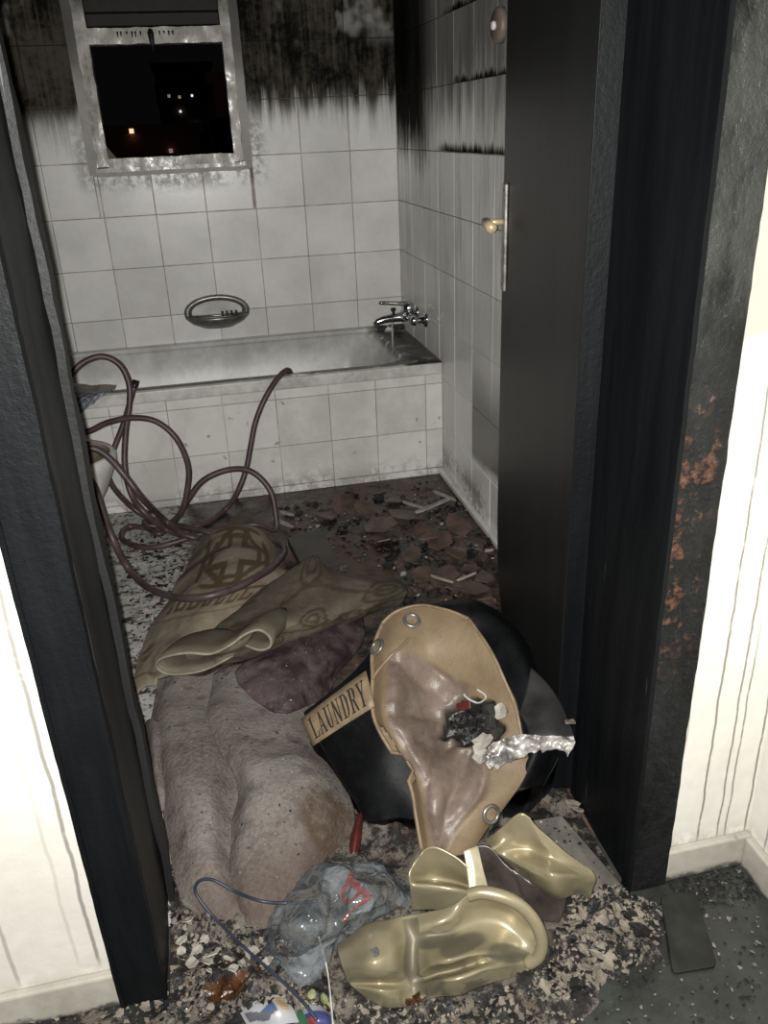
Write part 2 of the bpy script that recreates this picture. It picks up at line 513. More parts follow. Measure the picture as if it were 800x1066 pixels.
m = M('gold_vinyl', 0.3, 0.5, 0.35)
n1 = m.noise(7, 4, 0.6, off=(4, 2, 1)); n2 = m.noise(60, 4, 0.7)
c = m.mix(m.step(m.noise(9, 3, .6), 0.35, 0.7), (0.235, 0.202, 0.125), (0.31, 0.273, 0.182))
grey = m.step(n1 + .1*(n2-.5), 0.63, 0.68).max(m.attr('soot'))
c = m.mix(grey*0.7, c, (0.075, 0.067, 0.052))
c = m.mix(m.step(n2 + .4*(n1-.5), 0.74, 0.77)*0.9, c, (0.015, 0.013, 0.011))
m.color(c)
m.rough(0.34 + 0.2*grey)
MT['gold_vinyl'] = m.mat
plain('gold_pale', (0.30, 0.265, 0.18), 0.35, 0.45, 0.1, var=.15)
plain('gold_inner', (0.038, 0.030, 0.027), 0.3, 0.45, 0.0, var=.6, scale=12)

m = M('clear_film', 0.14, 0.7)
n1 = m.noise(14, 2, 0.5); n2 = m.noise(45, 4, 0.7)
m.color(m.mix(m.attr('pr'), m.mix(m.step(n1, .35, .65), (0.10, 0.118, 0.132), (0.19, 0.21, 0.225)), m.mix(m.step(n2, .3, .6), (0.15, 0.025, 0.02), (0.16, 0.04, 0.035))))
m.bump(m.noise(38, 1, 0.4, dist=1.5), 0.006)
m.put(m.attr('pr').max(m.step(n1 + .5*(n2-.5), .40, .65, 0.32, 0.62)), m.b.inputs['Alpha'])
MT['clear_film'] = m.mat
m = M('printed', 0.35, 0.45)
m.color(m.mix(0.55, m.attrc('tint'), (0.03, 0.03, 0.03)))
MT['printed'] = m.mat


# ------------------------------------------------------------------ mesh helpers
def setp(o, label=None, cat=None, group=None, kind=None):
    for k, v in (('label', label), ('category', cat), ('group', group), ('kind', kind)):
        if v:
            o[k] = v
    return o


def mesh(name, vs, fs, smooth=False):
    me = bpy.data.meshes.new(name)
    me.from_pydata([tuple(v) for v in vs], [], fs)
    me.update()
    if smooth:
        me.polygons.foreach_set('use_smooth', [True]*len(me.polygons))
    return me


def link(name, me, mat=None, parent=None):
    o = bpy.data.objects.new(name, me)
    COL.objects.link(o)
    if mat and me is not None and not me.materials:
        me.materials.append(MT[mat])
    if parent:
        o.parent = parent
    return o


def empty(name, loc, label, cat, group=None, kind=None):
    o = bpy.data.objects.new(name, None)
    COL.objects.link(o)
    o.location = loc
    o.empty_display_size = 0.05
    return setp(o, label, cat, group, kind)


def local(o, vs):
    l = o.location
    return [Vector(v)-l for v in vs]


class B:
    def __init__(s):
        s.v, s.f = [], []

    def box(s, a, b):
        i = len(s.v)
        s.v += [Vector((x, y, z)) for z in (a[2], b[2]) for y in (a[1], b[1]) for x in (a[0], b[0])]
        s.f += [[i+k for k in q] for q in ((0, 2, 3, 1), (4, 5, 7, 6), (0, 1, 5, 4), (2, 6, 7, 3), (0, 4, 6, 2), (1, 3, 7, 5))]
        return s

    def tube(s, pts, r, n=8, cap=True):
        pts = [Vector(p) for p in pts]
        rs = r if isinstance(r, (list, tuple)) else [r]*len(pts)
        t0 = (pts[1]-pts[0]).normalized()
        up = Vector((0, 0, 1)) if abs(t0.z) < 0.9 else Vector((1, 0, 0))
        a = t0.cross(up).normalized()
        base = len(s.v)
        for i, p in enumerate(pts):
            t = (pts[min(i+1, len(pts)-1)]-pts[max(i-1, 0)]).normalized()
            a = (a - t*a.dot(t)).normalized()
            b = t.cross(a)
            s.v += [p + (a*cos(2*pi*k/n)+b*sin(2*pi*k/n))*rs[i] for k in range(n)]
        for i in range(len(pts)-1):
            for k in range(n):
                q = base+i*n
                s.f.append([q+k, q+(k+1) % n, q+n+(k+1) % n, q+n+k])
        if cap:
            s.f.append([base+k for k in range(n)][::-1])
            s.f.append([base+(len(pts)-1)*n+k for k in range(n)])
        return s

    def loft(s, rings, close=True, cap0=False, cap1=False):
        base = len(s.v)
        n = len(rings[0])
        for r in rings:
            s.v += [Vector(p) for p in r]
        for i in range(len(rings)-1):
            for k in range(n if close else n-1):
                q = base+i*n
                s.f.append([q+k, q+(k+1) % n, q+n+(k+1) % n, q+n+k])
        if cap0:
            s.f.append([base+k for k in range(n)][::-1])
        if cap1:
            s.f.append([base+(len(rings)-1)*n+k for k in range(n)])
        return s

    def build(s, name, mat, parent=None, smooth=False, bevel=0.0):
        vs = s.v
        if parent is not None:
            vs = local(parent, vs)
        o = link(name, mesh(name, vs, s.f, smooth), mat, parent)
        if bevel:
            md = o.modifiers.new('bevel', 'BEVEL')
            md.width = bevel
            md.segments = 2
            md.limit_method = 'ANGLE'
        return o


def own(o):
    """move a top-level mesh's origin to its base centre"""
    me = o.data
    xs = [v.co.x for v in me.vertices]; ys = [v.co.y for v in me.vertices]; zs = [v.co.z for v in me.vertices]
    c = Vector(((min(xs)+max(xs))/2, (min(ys)+max(ys))/2, min(zs)))
    for v in me.vertices:
        v.co -= c
    o.location = c
    return o


def cr(p0, p1, p2, p3, t):
    return 0.5*((2*p1)+(p2-p0)*t+(2*p0-5*p1+4*p2-p3)*t*t+(3*p1-p0-3*p2+p3)*t*t*t)


def spline(pts, n):
    pts = [Vector(p) for p in pts]
    out = []
    for i in range(len(pts)-1):
        a, b, c, d = pts[max(i-1, 0)], pts[i], pts[i+1], pts[min(i+2, len(pts)-1)]
        for k in range(n):
            out.append(cr(a, b, c, d, k/n))
    out.append(pts[-1])
    return out


def surf(rows, n):
    """rows of 3-D points -> smooth grid of points, n per span"""
    g = [spline(r, n) for r in rows]
    cols = [spline([g[i][j] for i in range(len(g))], n) for j in range(len(g[0]))]
    return [[cols[j][i] for j in range(len(cols))] for i in range(len(cols[0]))]


DROP = []   # surfaces that loose flakes may lie on


def patch(name, rows, mat, parent=None, n=6, thick=0.006, amp=0.0, freq=12, amp2=0.0, freq2=40, attrs=None, minz=0.003, skirt=None, drop=True, shape=None):
    """a draped sheet through points read off the photo, each with its own height"""
    g = surf([[pt(p) if not isinstance(p, Vector) else p for p in r] for r in rows], n)
    R, Cn = len(g), len(g[0])
    P = [[p.copy() for p in r] for r in g]
    for i in range(R):
        for j in range(Cn):
            a = g[min(i+1, R-1)][j]-g[max(i-1, 0)][j]
            b = g[i][min(j+1, Cn-1)]-g[i][max(j-1, 0)]
            nn = b.cross(a)
            if nn.length < 1e-9:
                nn = Vector((0, 0, 1))
            nn.normalize()
            if nn.z < 0:
                nn = -nn
            q = g[i][j]
            d = amp*noise.noise(q*freq) + amp2*noise.noise(q*freq2+Vector((3, 1, 7)))
            if shape:
                d += shape(j/(Cn-1), i/(R-1), q)
            P[i][j] = q + nn*d
            if P[i][j].z < minz+thick:
                P[i][j].z = minz+thick
    vs = [p for r in P for p in r]
    fs = [[i*Cn+j, i*Cn+j+1, (i+1)*Cn+j+1, (i+1)*Cn+j] for i in range(R-1) for j in range(Cn-1)]
    # make faces look up
    nsum = sum((((vs[f[1]]-vs[f[0]]).cross(vs[f[2]]-vs[f[0]])).z for f in fs))
    if nsum < 0:
        fs = [f[::-1] for f in fs]
    if drop:
        DROP.append(([v.copy() for v in vs], [list(f) for f in fs]))
    if skirt is not None:
        ring = [j for j in range(Cn)]+[i*Cn+Cn-1 for i in range(1, R)]+[(R-1)*Cn+j for j in range(Cn-2, -1, -1)]+[i*Cn for i in range(R-2, 0, -1)]
        cen = sum(vs, Vector())/len(vs)
        b0 = len(vs)
        for k in ring:
            v = vs[k]
            vs.append(Vector((v.x*(1-skirt)+cen.x*skirt, v.y*(1-skirt)+cen.y*skirt, 0.004)))
        L = len(ring)
        for k in range(L):
            f = [ring[k], b0+k, b0+(k+1) % L, ring[(k+1) % L]]
            fs.append(f if nsum > 0 else f)
        fs.append([b0+k for k in range(L)])
        thick = 0
    vv = local(parent, vs) if parent is not None else vs
    me = mesh(name, vv, fs, True)
    if attrs:
        for an, (kind, fn) in attrs.items():
            at = me.attributes.new(an, 'FLOAT' if kind == 'f' else 'FLOAT_COLOR', 'POINT')
            for i in range(R):
                for j in range(Cn):
                    val = fn(j/(Cn-1), i/(R-1))
                    if kind == 'f':
                        at.data[i*Cn+j].value = val
                    else:
                        at.data[i*Cn+j].color = (*val, 1)
    o = link(name, me, mat, parent)
    if parent is None and skirt is None:
        own(o)
    if thick:
        md = o.modifiers.new('thickness', 'SOLIDIFY')
        md.thickness = thick
        md.offset = -1
    return o


def rough_box(name, a, b, mat, parent, step=0.03, amp=0.0015, freq=14, axes=(0, 1, 2)):
    """a box whose faces are finely divided and slightly uneven (charred timber)"""
    vs, fs, idx = [], [], {}
    dim = [max(1, int(round((b[i]-a[i])/step))) for i in range(3)]
    dim[2] = max(1, int(round((b[2]-a[2])/(step*1.6))))

    def V(i, j, k):
        key = (i, j, k)
        if key not in idx:
            p = Vector([a[q]+(b[q]-a[q])*key[q]/dim[q] for q in range(3)])
            d = noise.noise_vector(p*freq)*amp + noise.noise_vector(p*freq*3.7)*amp*0.5
            for q in range(3):
                if q not in axes:
                    d[q] = 0
            idx[key] = len(vs)
            vs.append(p+d)
        return idx[key]
    for (u, v, wq) in ((0, 1, 2), (1, 2, 0), (2, 0, 1)):
        for e in (0, dim[wq]):
            for i in range(dim[u]):
                for j in range(dim[v]):
                    q = []
                    for (di, dj) in ((0, 0), (1, 0), (1, 1), (0, 1)):
                        c = [0, 0, 0]
                        c[u], c[v], c[wq] = i+di, j+dj, e
                        q.append(V(*c))
                    fs.append(q if e else q[::-1])
    if parent is not None:
        vs = local(parent, vs)
    me = mesh(name, vs, fs, True)
    me.set_sharp_from_angle(angle=radians(40))
    return link(name, me, mat, parent)


def tile_me(name, w_, h_, t=0.008, bv=0.0013):
    """one tile lying in the local x-z plane, glazed face towards -y, bevelled edge"""
    a, b = w_/2, h_/2
    R0 = [(-a, 0, -b), (a, 0, -b), (a, 0, b), (-a, 0, b)]
    R1 = [(x, -t+bv, z) for x, _, z in R0]
    R2 = [(x-math.copysign(bv, x), -t, z-math.copysign(bv, z)) for x, _, z in R0]
    vs = R0+R1+R2
    fs = []
    for o in (0, 4):
        for k in range(4):
            fs.append([o+k, o+(k+1) % 4, o+4+(k+1) % 4, o+4+k])
    fs.append([8, 9, 10, 11])
    fs.append([3, 2, 1, 0])
    return mesh(name, vs, fs)


# ------------------------------------------------------------------ setting
YB, YW = 2.65, 0.235           # back wall face, inner face of the door wall
XL = -1.75                     # bathroom left wall
TOP = 2.42


def struct(name, b, mat, label, cat, bevel=0):
    o = b.build(name, mat, bevel=bevel)
    return setp(o, label, cat, None, 'structure')


bath_floor = struct('floor', B().box((XL, YW*0.5, -0.06), (0, YB, 0)), 'bath_floor', 'wet soot-stained brown bathroom floor beyond the doorway', 'floor')
cor_floor = struct('floor', B().box((-2.4, -1.9, -0.06), (0.0, YW*0.5, 0)), 'corridor_floor', 'dark grey-green soot-covered corridor floor before the doorway', 'floor')
struct('ceiling', B().box((XL, YW, TOP), (0, YB, TOP+0.06)), 'ceiling_soot', 'blackened bathroom ceiling', 'ceiling')
struct('wall_left', B().box((XL-0.1, YW, 0), (XL, YB, TOP)), 'soot_wall', 'sooty left wall of the bathroom', 'wall')

# back wall with a window opening
WX0, WX1, WZ0, WZ1 = -1.215, -0.61, 1.15, 2.08
wb = B()
g = YB+0.0085
wb.box((XL, g, 0), (WX0, g+0.22, TOP)).box((WX1, g, 0), (0.1, g+0.22, TOP)).box((WX0, g, 0), (WX1, g+0.22, WZ0)).box((WX0, g, WZ1), (WX1, g+0.22, TOP))
wall_back = struct('wall_back', wb, 'grout_back', 'white tiled bathroom wall with window, blackened by soot above', 'wall')
TS, GAP = 0.2, 0.0022
cache = {}


def get_tile(w_, h_, mat):
    k = (round(w_, 4), round(h_, 4), mat)
    if k not in cache:
        cache[k] = tile_me('tile', w_-GAP, h_-GAP)
        cache[k].materials.append(MT[mat])
    return cache[k]


def rects_minus(x0, x1, z0, z1):
    """cut a tile around the window opening"""
    if x1 <= WX0+1e-4 or x0 >= WX1-1e-4 or z1 <= WZ0+1e-4 or z0 >= WZ1-1e-4:
        return [(x0, x1, z0, z1)]
    out = []
    if x0 < WX0-0.012: out.append((x0, WX0, z0, z1))
    if x1 > WX1+0.012: out.append((WX1, x1, z0, z1))
    xa, xb = max(x0, WX0), min(x1, WX1)
    if z0 < WZ0-0.012: out.append((xa, xb, z0, WZ0))
    if z1 > WZ1+0.012: out.append((xa, xb, WZ1, z1))
    return out


for r in range(2, 12):
    z0 = -0.005+r*TS
    for cidx in range(9):
        x1 = -cidx*TS
        x0 = max(x1-TS, XL)
        for (a, b, c_, d) in rects_minus(x0, x1, z0, z0+TS):
            o = link('tile', get_tile(b-a, d-c_, 'tile_back'), None, wall_back)
            o.location = ((a+b)/2, YB+0.008, (c_+d)/2)
            o.rotation_euler = (random.uniform(-.004, .004), 0, random.uniform(-.004, .004))

wall_right = struct('wall_right', B().box((0.0085, YW, 0), (0.12, YB+0.2, TOP)), 'grout_back', 'right bathroom wall of sooty white tiles behind the open door', 'wall')
for r in range(0, 12):
    z0 = max(-0.005+r*TS, 0.0)
    z1 = -0.005+(r+1)*TS
    for cidx in range(12):
        y1 = YB-cidx*TS
        y0 = max(y1-TS, YW+0.002)
        if y1-y0 < 0.03 or (y0 > 2.02 and z1 < 0.41):
            continue
        o = link('tile', get_tile(y1-y0, z1-z0, 'tile_right'), None, wall_right)
        o.location = (0.008, (y0+y1)/2, (z0+z1)/2)
        o.rotation_euler = (0, 0, -pi/2+random.uniform(-.004, .004))
B().box((-0.022, 0.9, 0.0), (0.0, 2.01, 0.024)).build('skirting_strip', 'ceramic_white', wall_right, bevel=0.006)

# door wall of the corridor (one wall seen on both sides of the opening)
DX0, DX1, DZ = -1.065, -0.241, 2.06
wall_front = struct('wall_front', B().box((-2.4, 0, 0), (DX0-0.03, YW-0.002, 2.5)).box((DX1+0.03, 0, 0), (0.0, YW-0.002, 2.5)).box((DX0-0.03, 0, DZ+0.03), (DX1+0.03, YW-0.002, 2.5)), 'corridor_paint', 'white corridor wall with dark water runs either side of the charred doorway', 'wall')
wall_side = struct('wall_side', B().box((0.0, -1.9, 0), (0.1, YW, 2.5)), 'corridor_paint_side', 'white corridor side wall meeting the doorway wall in a corner', 'wall')


def baseboard(name, pts_box, label):
    return struct(name, B().box(*pts_box), 'baseboard_paint', label, 'baseboard', bevel=0.004)


baseboard('baseboard_left', ((-2.4, -0.016, 0), (-1.135, 0.0, 0.072)), 'dirty cream baseboard under the wall left of the doorway')
baseboard('baseboard_right', ((-0.169, -0.016, 0), (0.0, 0.0, 0.072)), 'dirty cream baseboard between the charred door casing and the corner')
baseboard('baseboard_side', ((-0.016, -1.9, 0), (0.0, -0.0165, 0.072)), 'dirty cream baseboard along the corridor side wall')

# charred frame
trim_l = empty('trim_1', (-1.09, 0.1, 0), 'black charred left door jamb and casing', 'door frame', None, 'structure')
rough_box('casing', (-1.134, -0.020, 0.0), (-1.070, 0.0, 2.13), 'char_gloss', trim_l, 0.022, 0.002)
rough_box('jamb', (DX0-0.029, 0.001, 0.0), (DX0, 0.228, DZ), 'char_reveal', trim_l, 0.03, 0.003, 7)
rough_box('door_stop', (DX0+0.001, 0.165, 0.0), (DX0+0.012, 0.205, DZ), 'char_reveal', trim_l, 0.02, 0.004, 9)
rough_box('casing_bead', (-1.071, -0.024, 0.0), (-1.0645, 0.0, 2.12), 'char_gloss', trim_l, 0.012, 0.0012)
rough_box('casing_bead', (-1.138, -0.024, 0.0), (-1.131, 0.0, 2.12), 'char_gloss', trim_l, 0.012, 0.0012)
trim_r = empty('trim_2', (-0.21, 0.1, 0), 'black charred right door jamb with rusty blistered casing', 'door frame', None, 'structure')
rough_box('casing', (-0.240, -0.020, 0.0), (-0.170, 0.0, 2.13), 'char_rust', trim_r, 0.010, 0.0022, 34, axes=(1, 2))
rough_box('jamb', (DX1, 0.001, 0.0), (DX1+0.029, 0.241, DZ), 'char_gloss', trim_r, 0.03, 0.0015)
rough_box('casing_bead', (-0.248, -0.022, 0.0), (-0.2405, 0.0, 2.12), 'char_gloss', trim_r, 0.012, 0.0012)
trim_h = empty('trim_3', (-0.65, 0.1, DZ), 'black charred door head', 'door frame', None, 'structure')
rough_box('casing', (-1.134, -0.021, DZ+0.005), (-0.170, -0.001, 2.13), 'char_gloss', trim_h, 0.03, 0.002)
rough_box('jamb', (DX0, 0.001, DZ), (DX1, 0.228, DZ+0.028), 'char_gloss', trim_h, 0.04, 0.002)

# open door leaf
hx, hy = -0.277, 0.246
ang = math.atan2(-0.128+0.277, 1.02-0.246)      # turn from the wall's normal
LD, TD = 0.80, 0.038
door = empty('door_1', (hx, hy, 0.0), 'black charred door leaf standing open into the bathroom', 'door', None, 'structure')
door.rotation_euler = (0, 0, -ang)


def dbox(name, a, b, mat, bevel=0.0, parent=None, smooth=False):
    bb = B().box(a, b)
    o = link(name, mesh(name, bb.v, bb.f, smooth), mat, parent or door)
    if bevel:
        md = o.modifiers.new('bevel', 'BEVEL')
        md.width = bevel
        md.segments = 2
    return o


prof_d = [(0, .012), (LD-.12, .012), (LD-.06, .05), (LD-.02, .13), (LD, .26), (LD, 2.04), (0, 2.04)]
bb = B().loft([[Vector((0, a, b)) for a, b in prof_d], [Vector((TD, a, b)) for a, b in prof_d]], cap0=True, cap1=True)
leaf = link('leaf', mesh('leaf', bb.v, bb.f), 'char_door', door)
md = leaf.modifiers.new('bevel', 'BEVEL'); md.width = .003; md.segments = 2; md.limit_method = 'ANGLE'
dbox('hinge_edge', (0.001, -0.0015, 0.014), (TD-0.001, -0.0001, 2.035), 'char_gloss')
for hz in (0.28, 1.05, 1.80):
    bb = B().tube([(TD+0.006, -0.004, hz-0.05), (TD+0.006, -0.004, hz+0.05)], 0.006, 10)
    link('hinge', mesh('hinge', bb.v, bb.f, True), 'char', door)
hp = dbox('handle_plate', (-0.009, LD-0.075, 0.905), (-0.0005, LD-0.035, 1.15), 'steel_aged', 0.003)
bb = B().tube([(-0.006, LD-0.055, 1.065), (-0.05, LD-0.055, 1.065)], 0.007, 12)
link('handle_neck', mesh('neck', bb.v, bb.f, True), 'brass', hp)
bb = B().tube([(-0.05, LD-0.046, 1.065), (-0.05, LD-0.10, 1.065), (-0.051, LD-0.16, 1.064)], [0.0105, 0.0105, 0.0115], 16)
link('lever', mesh('lever', bb.v, bb.f, True), 'brass', hp)
for zz_ in (0.92, 1.135):
    bb = B().tube([(-0.009, LD-0.055, zz_), (-0.011, LD-0.055, zz_)], 0.004, 8)
    link('screw', mesh('screw', bb.v, bb.f), 'chrome', hp)

# ------------------------------------------------------------------ window
win = empty('window_1', (-0.91, YB, WZ0), 'small open window with blistered glossy frame onto the night', 'window', None, 'structure')


def frame_bar(name, pts4, y0, y1, parent=win, mat='window_paint', amp=0.003, freq=20):
    a = (pts4[0], y0, pts4[2])
    b = (pts4[1], y1, pts4[3])
    return rough_box(name, a, b, mat, parent, 0.011, amp, freq)


fy0, fy1 = YB-0.014, YB+0.07
# surround (flat, proud of the tiles)
rough_box('surround', (WX0-0.012, fy0+0.004, WZ0), (WX0+0.022, fy1, WZ1), 'window_surround', win, 0.02, 0.0015)
rough_box('surround', (WX1-0.022, fy0+0.004, WZ0), (WX1+0.012, fy1, WZ1), 'window_surround', win, 0.02, 0.0015)
rough_box('surround', (WX0+0.022, fy0+0.004, WZ0-0.006), (WX1-0.022, fy1, WZ0+0.024), 'window_surround', win, 0.02, 0.0015)
rough_box('surround', (WX0-0.012, fy0+0.004, WZ1), (WX1+0.012, fy1, WZ1+0.03), 'window_surround', win, 0.02, 0.0015)
# inner frame: blistered
frame_bar('frame_stile', (-1.193, -1.150, 1.178, 2.05), YB-0.012, YB+0.05)
frame_bar('frame_stile', (-0.668, -0.632, 1.178, 2.05), YB-0.012, YB+0.05)
frame_bar('frame_rail', (-1.150, -0.668, 1.172, 1.208), YB-0.012, YB+0.05)
frame_bar('transom', (-1.150, -0.668, 1.592, 1.645), YB-0.016, YB+0.05)
frame_bar('sill_bead', (-1.20, -0.625, 1.160, 1.174), YB-0.022, YB+0.01, amp=0.002)
for k in range(9):
    z0 = 1.652+k*0.045
    B().box((-1.149, YB+0.012, z0), (-0.669, YB+0.022, z0+0.042)).build('shutter_slat', 'shutter', win, bevel=0.003)
lt = B().tube([(-0.925, YB-0.016, 1.632), (-0.925, YB-0.030, 1.625), (-0.924, YB-0.032, 1.595), (-0.922, YB-0.028, 1.565)], [0.010, 0.012, 0.009, 0.004], 10)
latch = lt.build('latch', 'char', win, True)
bx = B()
for k in range(13):
    xx = -1.045+k*0.017+random.uniform(-.004, .004)
    if abs(xx+0.925) < 0.018: continue
    hgt = random.uniform(0.008, 0.02)
    bx.tube([(xx, YB-0.019, 1.632), (xx, YB-0.020, 1.632-hgt)], [0.004, 0.0015], 5)
bx.build('paint_drip', 'char', win, True)['kind'] = 'stuff'
sh = B()
sh.v = [Vector(q) for q in ((-1.150, YB+0.02, 1.208), (-1.118, YB+0.02, 1.208), (-1.150, YB+0.02, 1.252), (-1.150, YB+0.023, 1.208), (-1.118, YB+0.023, 1.208), (-1.150, YB+0.023, 1.252))]
sh.f = [[0, 1, 2], [5, 4, 3], [0, 3, 4, 1], [1, 4, 5, 2], [2, 5, 3, 0]]
m = M('sooty_glass', 0.1, 0.5); m.color((0.20, 0.17, 0.14)); m.b.inputs['Alpha'].default_value = 0.5
MT['sooty_glass'] = m.mat
sh.build('glass_shard', 'sooty_glass', win)

# ------------------------------------------------------------------ night outside: blocks of flats across the street
def block(name, x0, x1, y0, y1, ztop, mat, label, floors, cols, lit):
    t = empty(name, ((x0+x1)/2, y0, -12), label, 'building')
    B().box((x0, y0, -12), (x1, y1, ztop)).build('facade', mat, t)
    B().box((x0-0.2, y0-0.2, ztop), (x1+0.2, y1+0.2, ztop+0.35)).build('parapet', mat, t)
    wd = (x1-x0)/cols
    for r_ in range(floors):
        for c_ in range(cols):
            cx = x0+wd*(c_+0.5)
            cz = ztop-1.7-2.9*r_
            wn = B().box((cx-0.62, y0-0.06, cz-0.72), (cx+0.62, y0+0.01, cz+0.72)).build('window', 'facade_dark', t)
            B().box((cx-0.55, y0-0.09, cz-0.65), (cx+0.55, y0-0.061, cz+0.65)).build('pane', 'dark_glass', t).parent = wn
    for (qx, qy, sz, mm) in lit:
        p = px(qx, qy, 1, y0-0.2)
        B().box((p.x-sz, y0-0.22, p.z-sz), (p.x+sz, y0-0.1, p.z+sz)).build('lit_window', mm, t)
    return t


def bx_at(qx, y): return px(qx, 130, 1, y).x


block('apartment_building', bx_at(60, 44), bx_at(206, 44), 44, 52, px(150, 138, 1, 44).z, 'facade', 'low brown apartment block seen through the window at night', 4, 9,
      [(137, 136.5, 0.10, 'lit_warm'), (178, 157, 0.09, 'lit_dim')])
block('apartment_building', bx_at(168, 70), bx_at(226, 70), 70, 80, px(200, 70, 1, 70).z, 'facade_dark', 'tall dark apartment block with scattered lit windows beyond the window', 7, 4,
      [(188, 116, 0.08, 'lit_cool'), (200, 99.5, 0.08, 'lit_cool'), (204, 131, 0.08, 'lit_cool'), (176, 100, 0.1, 'lit_dim'), (187, 101, 0.1, 'lit_dim')])
block('apartment_building', bx_at(227, 30), bx_at(300, 30), 30, 38, px(235, 87, 1, 30).z, 'facade', 'reddish apartment block at the right side of the window view', 5, 4, [])

# ------------------------------------------------------------------ bathtub
RZ = 0.462
tub = empty('bathtub', (-0.87, 2.33, 0), 'white enamel bathtub with tiled front panel under the window', 'bathtub')


def rr(x0, x1, y0, y1, r, z, n=6):
    out = []
    for (cx, cy, a0) in ((x1-r, y1-r, 0), (x0+r, y1-r, 90), (x0+r, y0+r, 180), (x1-r, y0+r, 270)):
        for k in range(n+1):
            a = radians(a0+90*k/n)
            out.append(Vector((cx+r*cos(a), cy+r*sin(a), z)))
    return out


tb = B()
tb.loft([rr(XL, 0.0, 2.012, YB-.001, 0.006, RZ-0.012), rr(XL+.004, -0.004, 2.016, YB-.001, 0.008, RZ), rr(XL+0.10, -0.12, 2.046, 2.60, 0.12, RZ),
         rr(XL+0.112, -0.13, 2.054, 2.593, 0.12, RZ-0.008), rr(XL+0.16, -0.19, 2.10, 2.575, 0.12, 0.28), rr(XL+0.24, -0.24, 2.14, 2.54, 0.13, 0.14), rr(XL+0.32, -0.30, 2.19, 2.49, 0.13, 0.105)], cap1=True)
tb.build('basin', 'enamel', tub, True)
bk = B()
bk.box((XL, 2.602, RZ-0.004), (0.0, YB-0.001, RZ+0.016)).build('back_ledge', 'enamel', tub, bevel=0.006)
B().box((XL, 2.006, 0.412), (-0.001, 2.028, RZ-0.006)).build('front_lip', 'tub_lip', tub, bevel=0.006)
panel = B().box((XL, 2.022, 0.0), (-0.001, 2.034, 0.415)).build('front_panel', 'grout_back', tub)
xs = [0.0, -0.068, -0.265, -0.445, -0.645, -0.840, -1.040, -1.240, -1.440, -1.640, XL]
zs = [0.0, 0.028, 0.190, 0.375, 0.412]
for i in range(len(xs)-1):
    for k in range(len(zs)-1):
        a, b_ = xs[i+1], xs[i]
        me = cache.get(('t', round(b_-a, 3), k)) or tile_me('tile', b_-a-0.002, zs[k+1]-zs[k]-0.002, 0.007, 0.0012)
        cache[('t', round(b_-a, 3), k)] = me
        if not me.materials: me.materials.append(MT['tub_tile'])
        o = link('tile', me, None, panel)
        o.location = Vector(((a+b_)/2, 2.0215+(0.0 if k else -0.006), (zs[k]+zs[k+1])/2))-tub.location

# ------------------------------------------------------------------ tap on the right wall
tap = empty('bath_mixer_tap', (-0.001, 2.31, 0.575), 'chrome bath mixer tap on the right wall over the tub end', 'tap')
for yy in (2.235, 2.385):
    B().loft([[Vector((xq, yy+rq*cos(2*pi*k/20), 0.575+rq*sin(2*pi*k/20))) for k in range(20)] for (xq, rq) in ((-0.0005, 0.03), (-0.006, 0.03), (-0.011, 0.022), (-0.016, 0.014), (-0.045, 0.013))], cap0=True, cap1=True).build('wall_flange', 'chrome', tap, True)
B().tube([(-0.052, 2.215, 0.575), (-0.052, 2.225, 0.575), (-0.052, 2.395, 0.575), (-0.052, 2.405, 0.575)], [0.014, 0.019, 0.019, 0.014], 16).build('body', 'chrome', tap, True)
B().tube([(-0.05, 2.31, 0.575), (-0.10, 2.31, 0.578), (-0.155, 2.31, 0.574), (-0.185, 2.31, 0.566), (-0.196, 2.31, 0.553)], [0.019, 0.019, 0.016, 0.014, 0.012], 16).build('spout', 'chrome', tap, True)
B().tube([(-0.055, 2.31, 0.58), (-0.055, 2.31, 0.625), (-0.055, 2.31, 0.632)], [0.024, 0.024, 0.016], 18).build('cartridge', 'chrome', tap, True)
B().tube([(-0.06, 2.31, 0.628), (-0.11, 2.31, 0.634), (-0.165, 2.31, 0.640), (-0.175, 2.31, 0.641)], [0.010, 0.008, 0.008, 0.006], 10).build('lever', 'chrome', tap, True)
B().tube([(-0.118, 2.31, 0.590), (-0.118, 2.31, 0.602), (-0.118, 2.31, 0.604), (-0.118, 2.31, 0.616)], [0.005, 0.005, 0.010, 0.010], 12).build('diverter_knob', 'hose_end', tap, True)
B().tube([(-0.125, 2.31, 0.562), (-0.125, 2.31, 0.47), (-0.122, 2.31, 0.40)], [0.004, 0.0035, 0.0035], 8).build('hanging_pipe', 'white_cord', tap, True)

# ------------------------------------------------------------------ soap dish on the back wall
soap = empty('soap_dish', (-0.808, YB, 0.53), 'oval grey soap dish with bar fixed to the back wall tiles', 'soap dish')


def oval(cx, cz, a, b, y, n=36): return [Vector((cx+a*cos(2*pi*k/n), y, cz+b*sin(2*pi*k/n))) for k in range(n)]


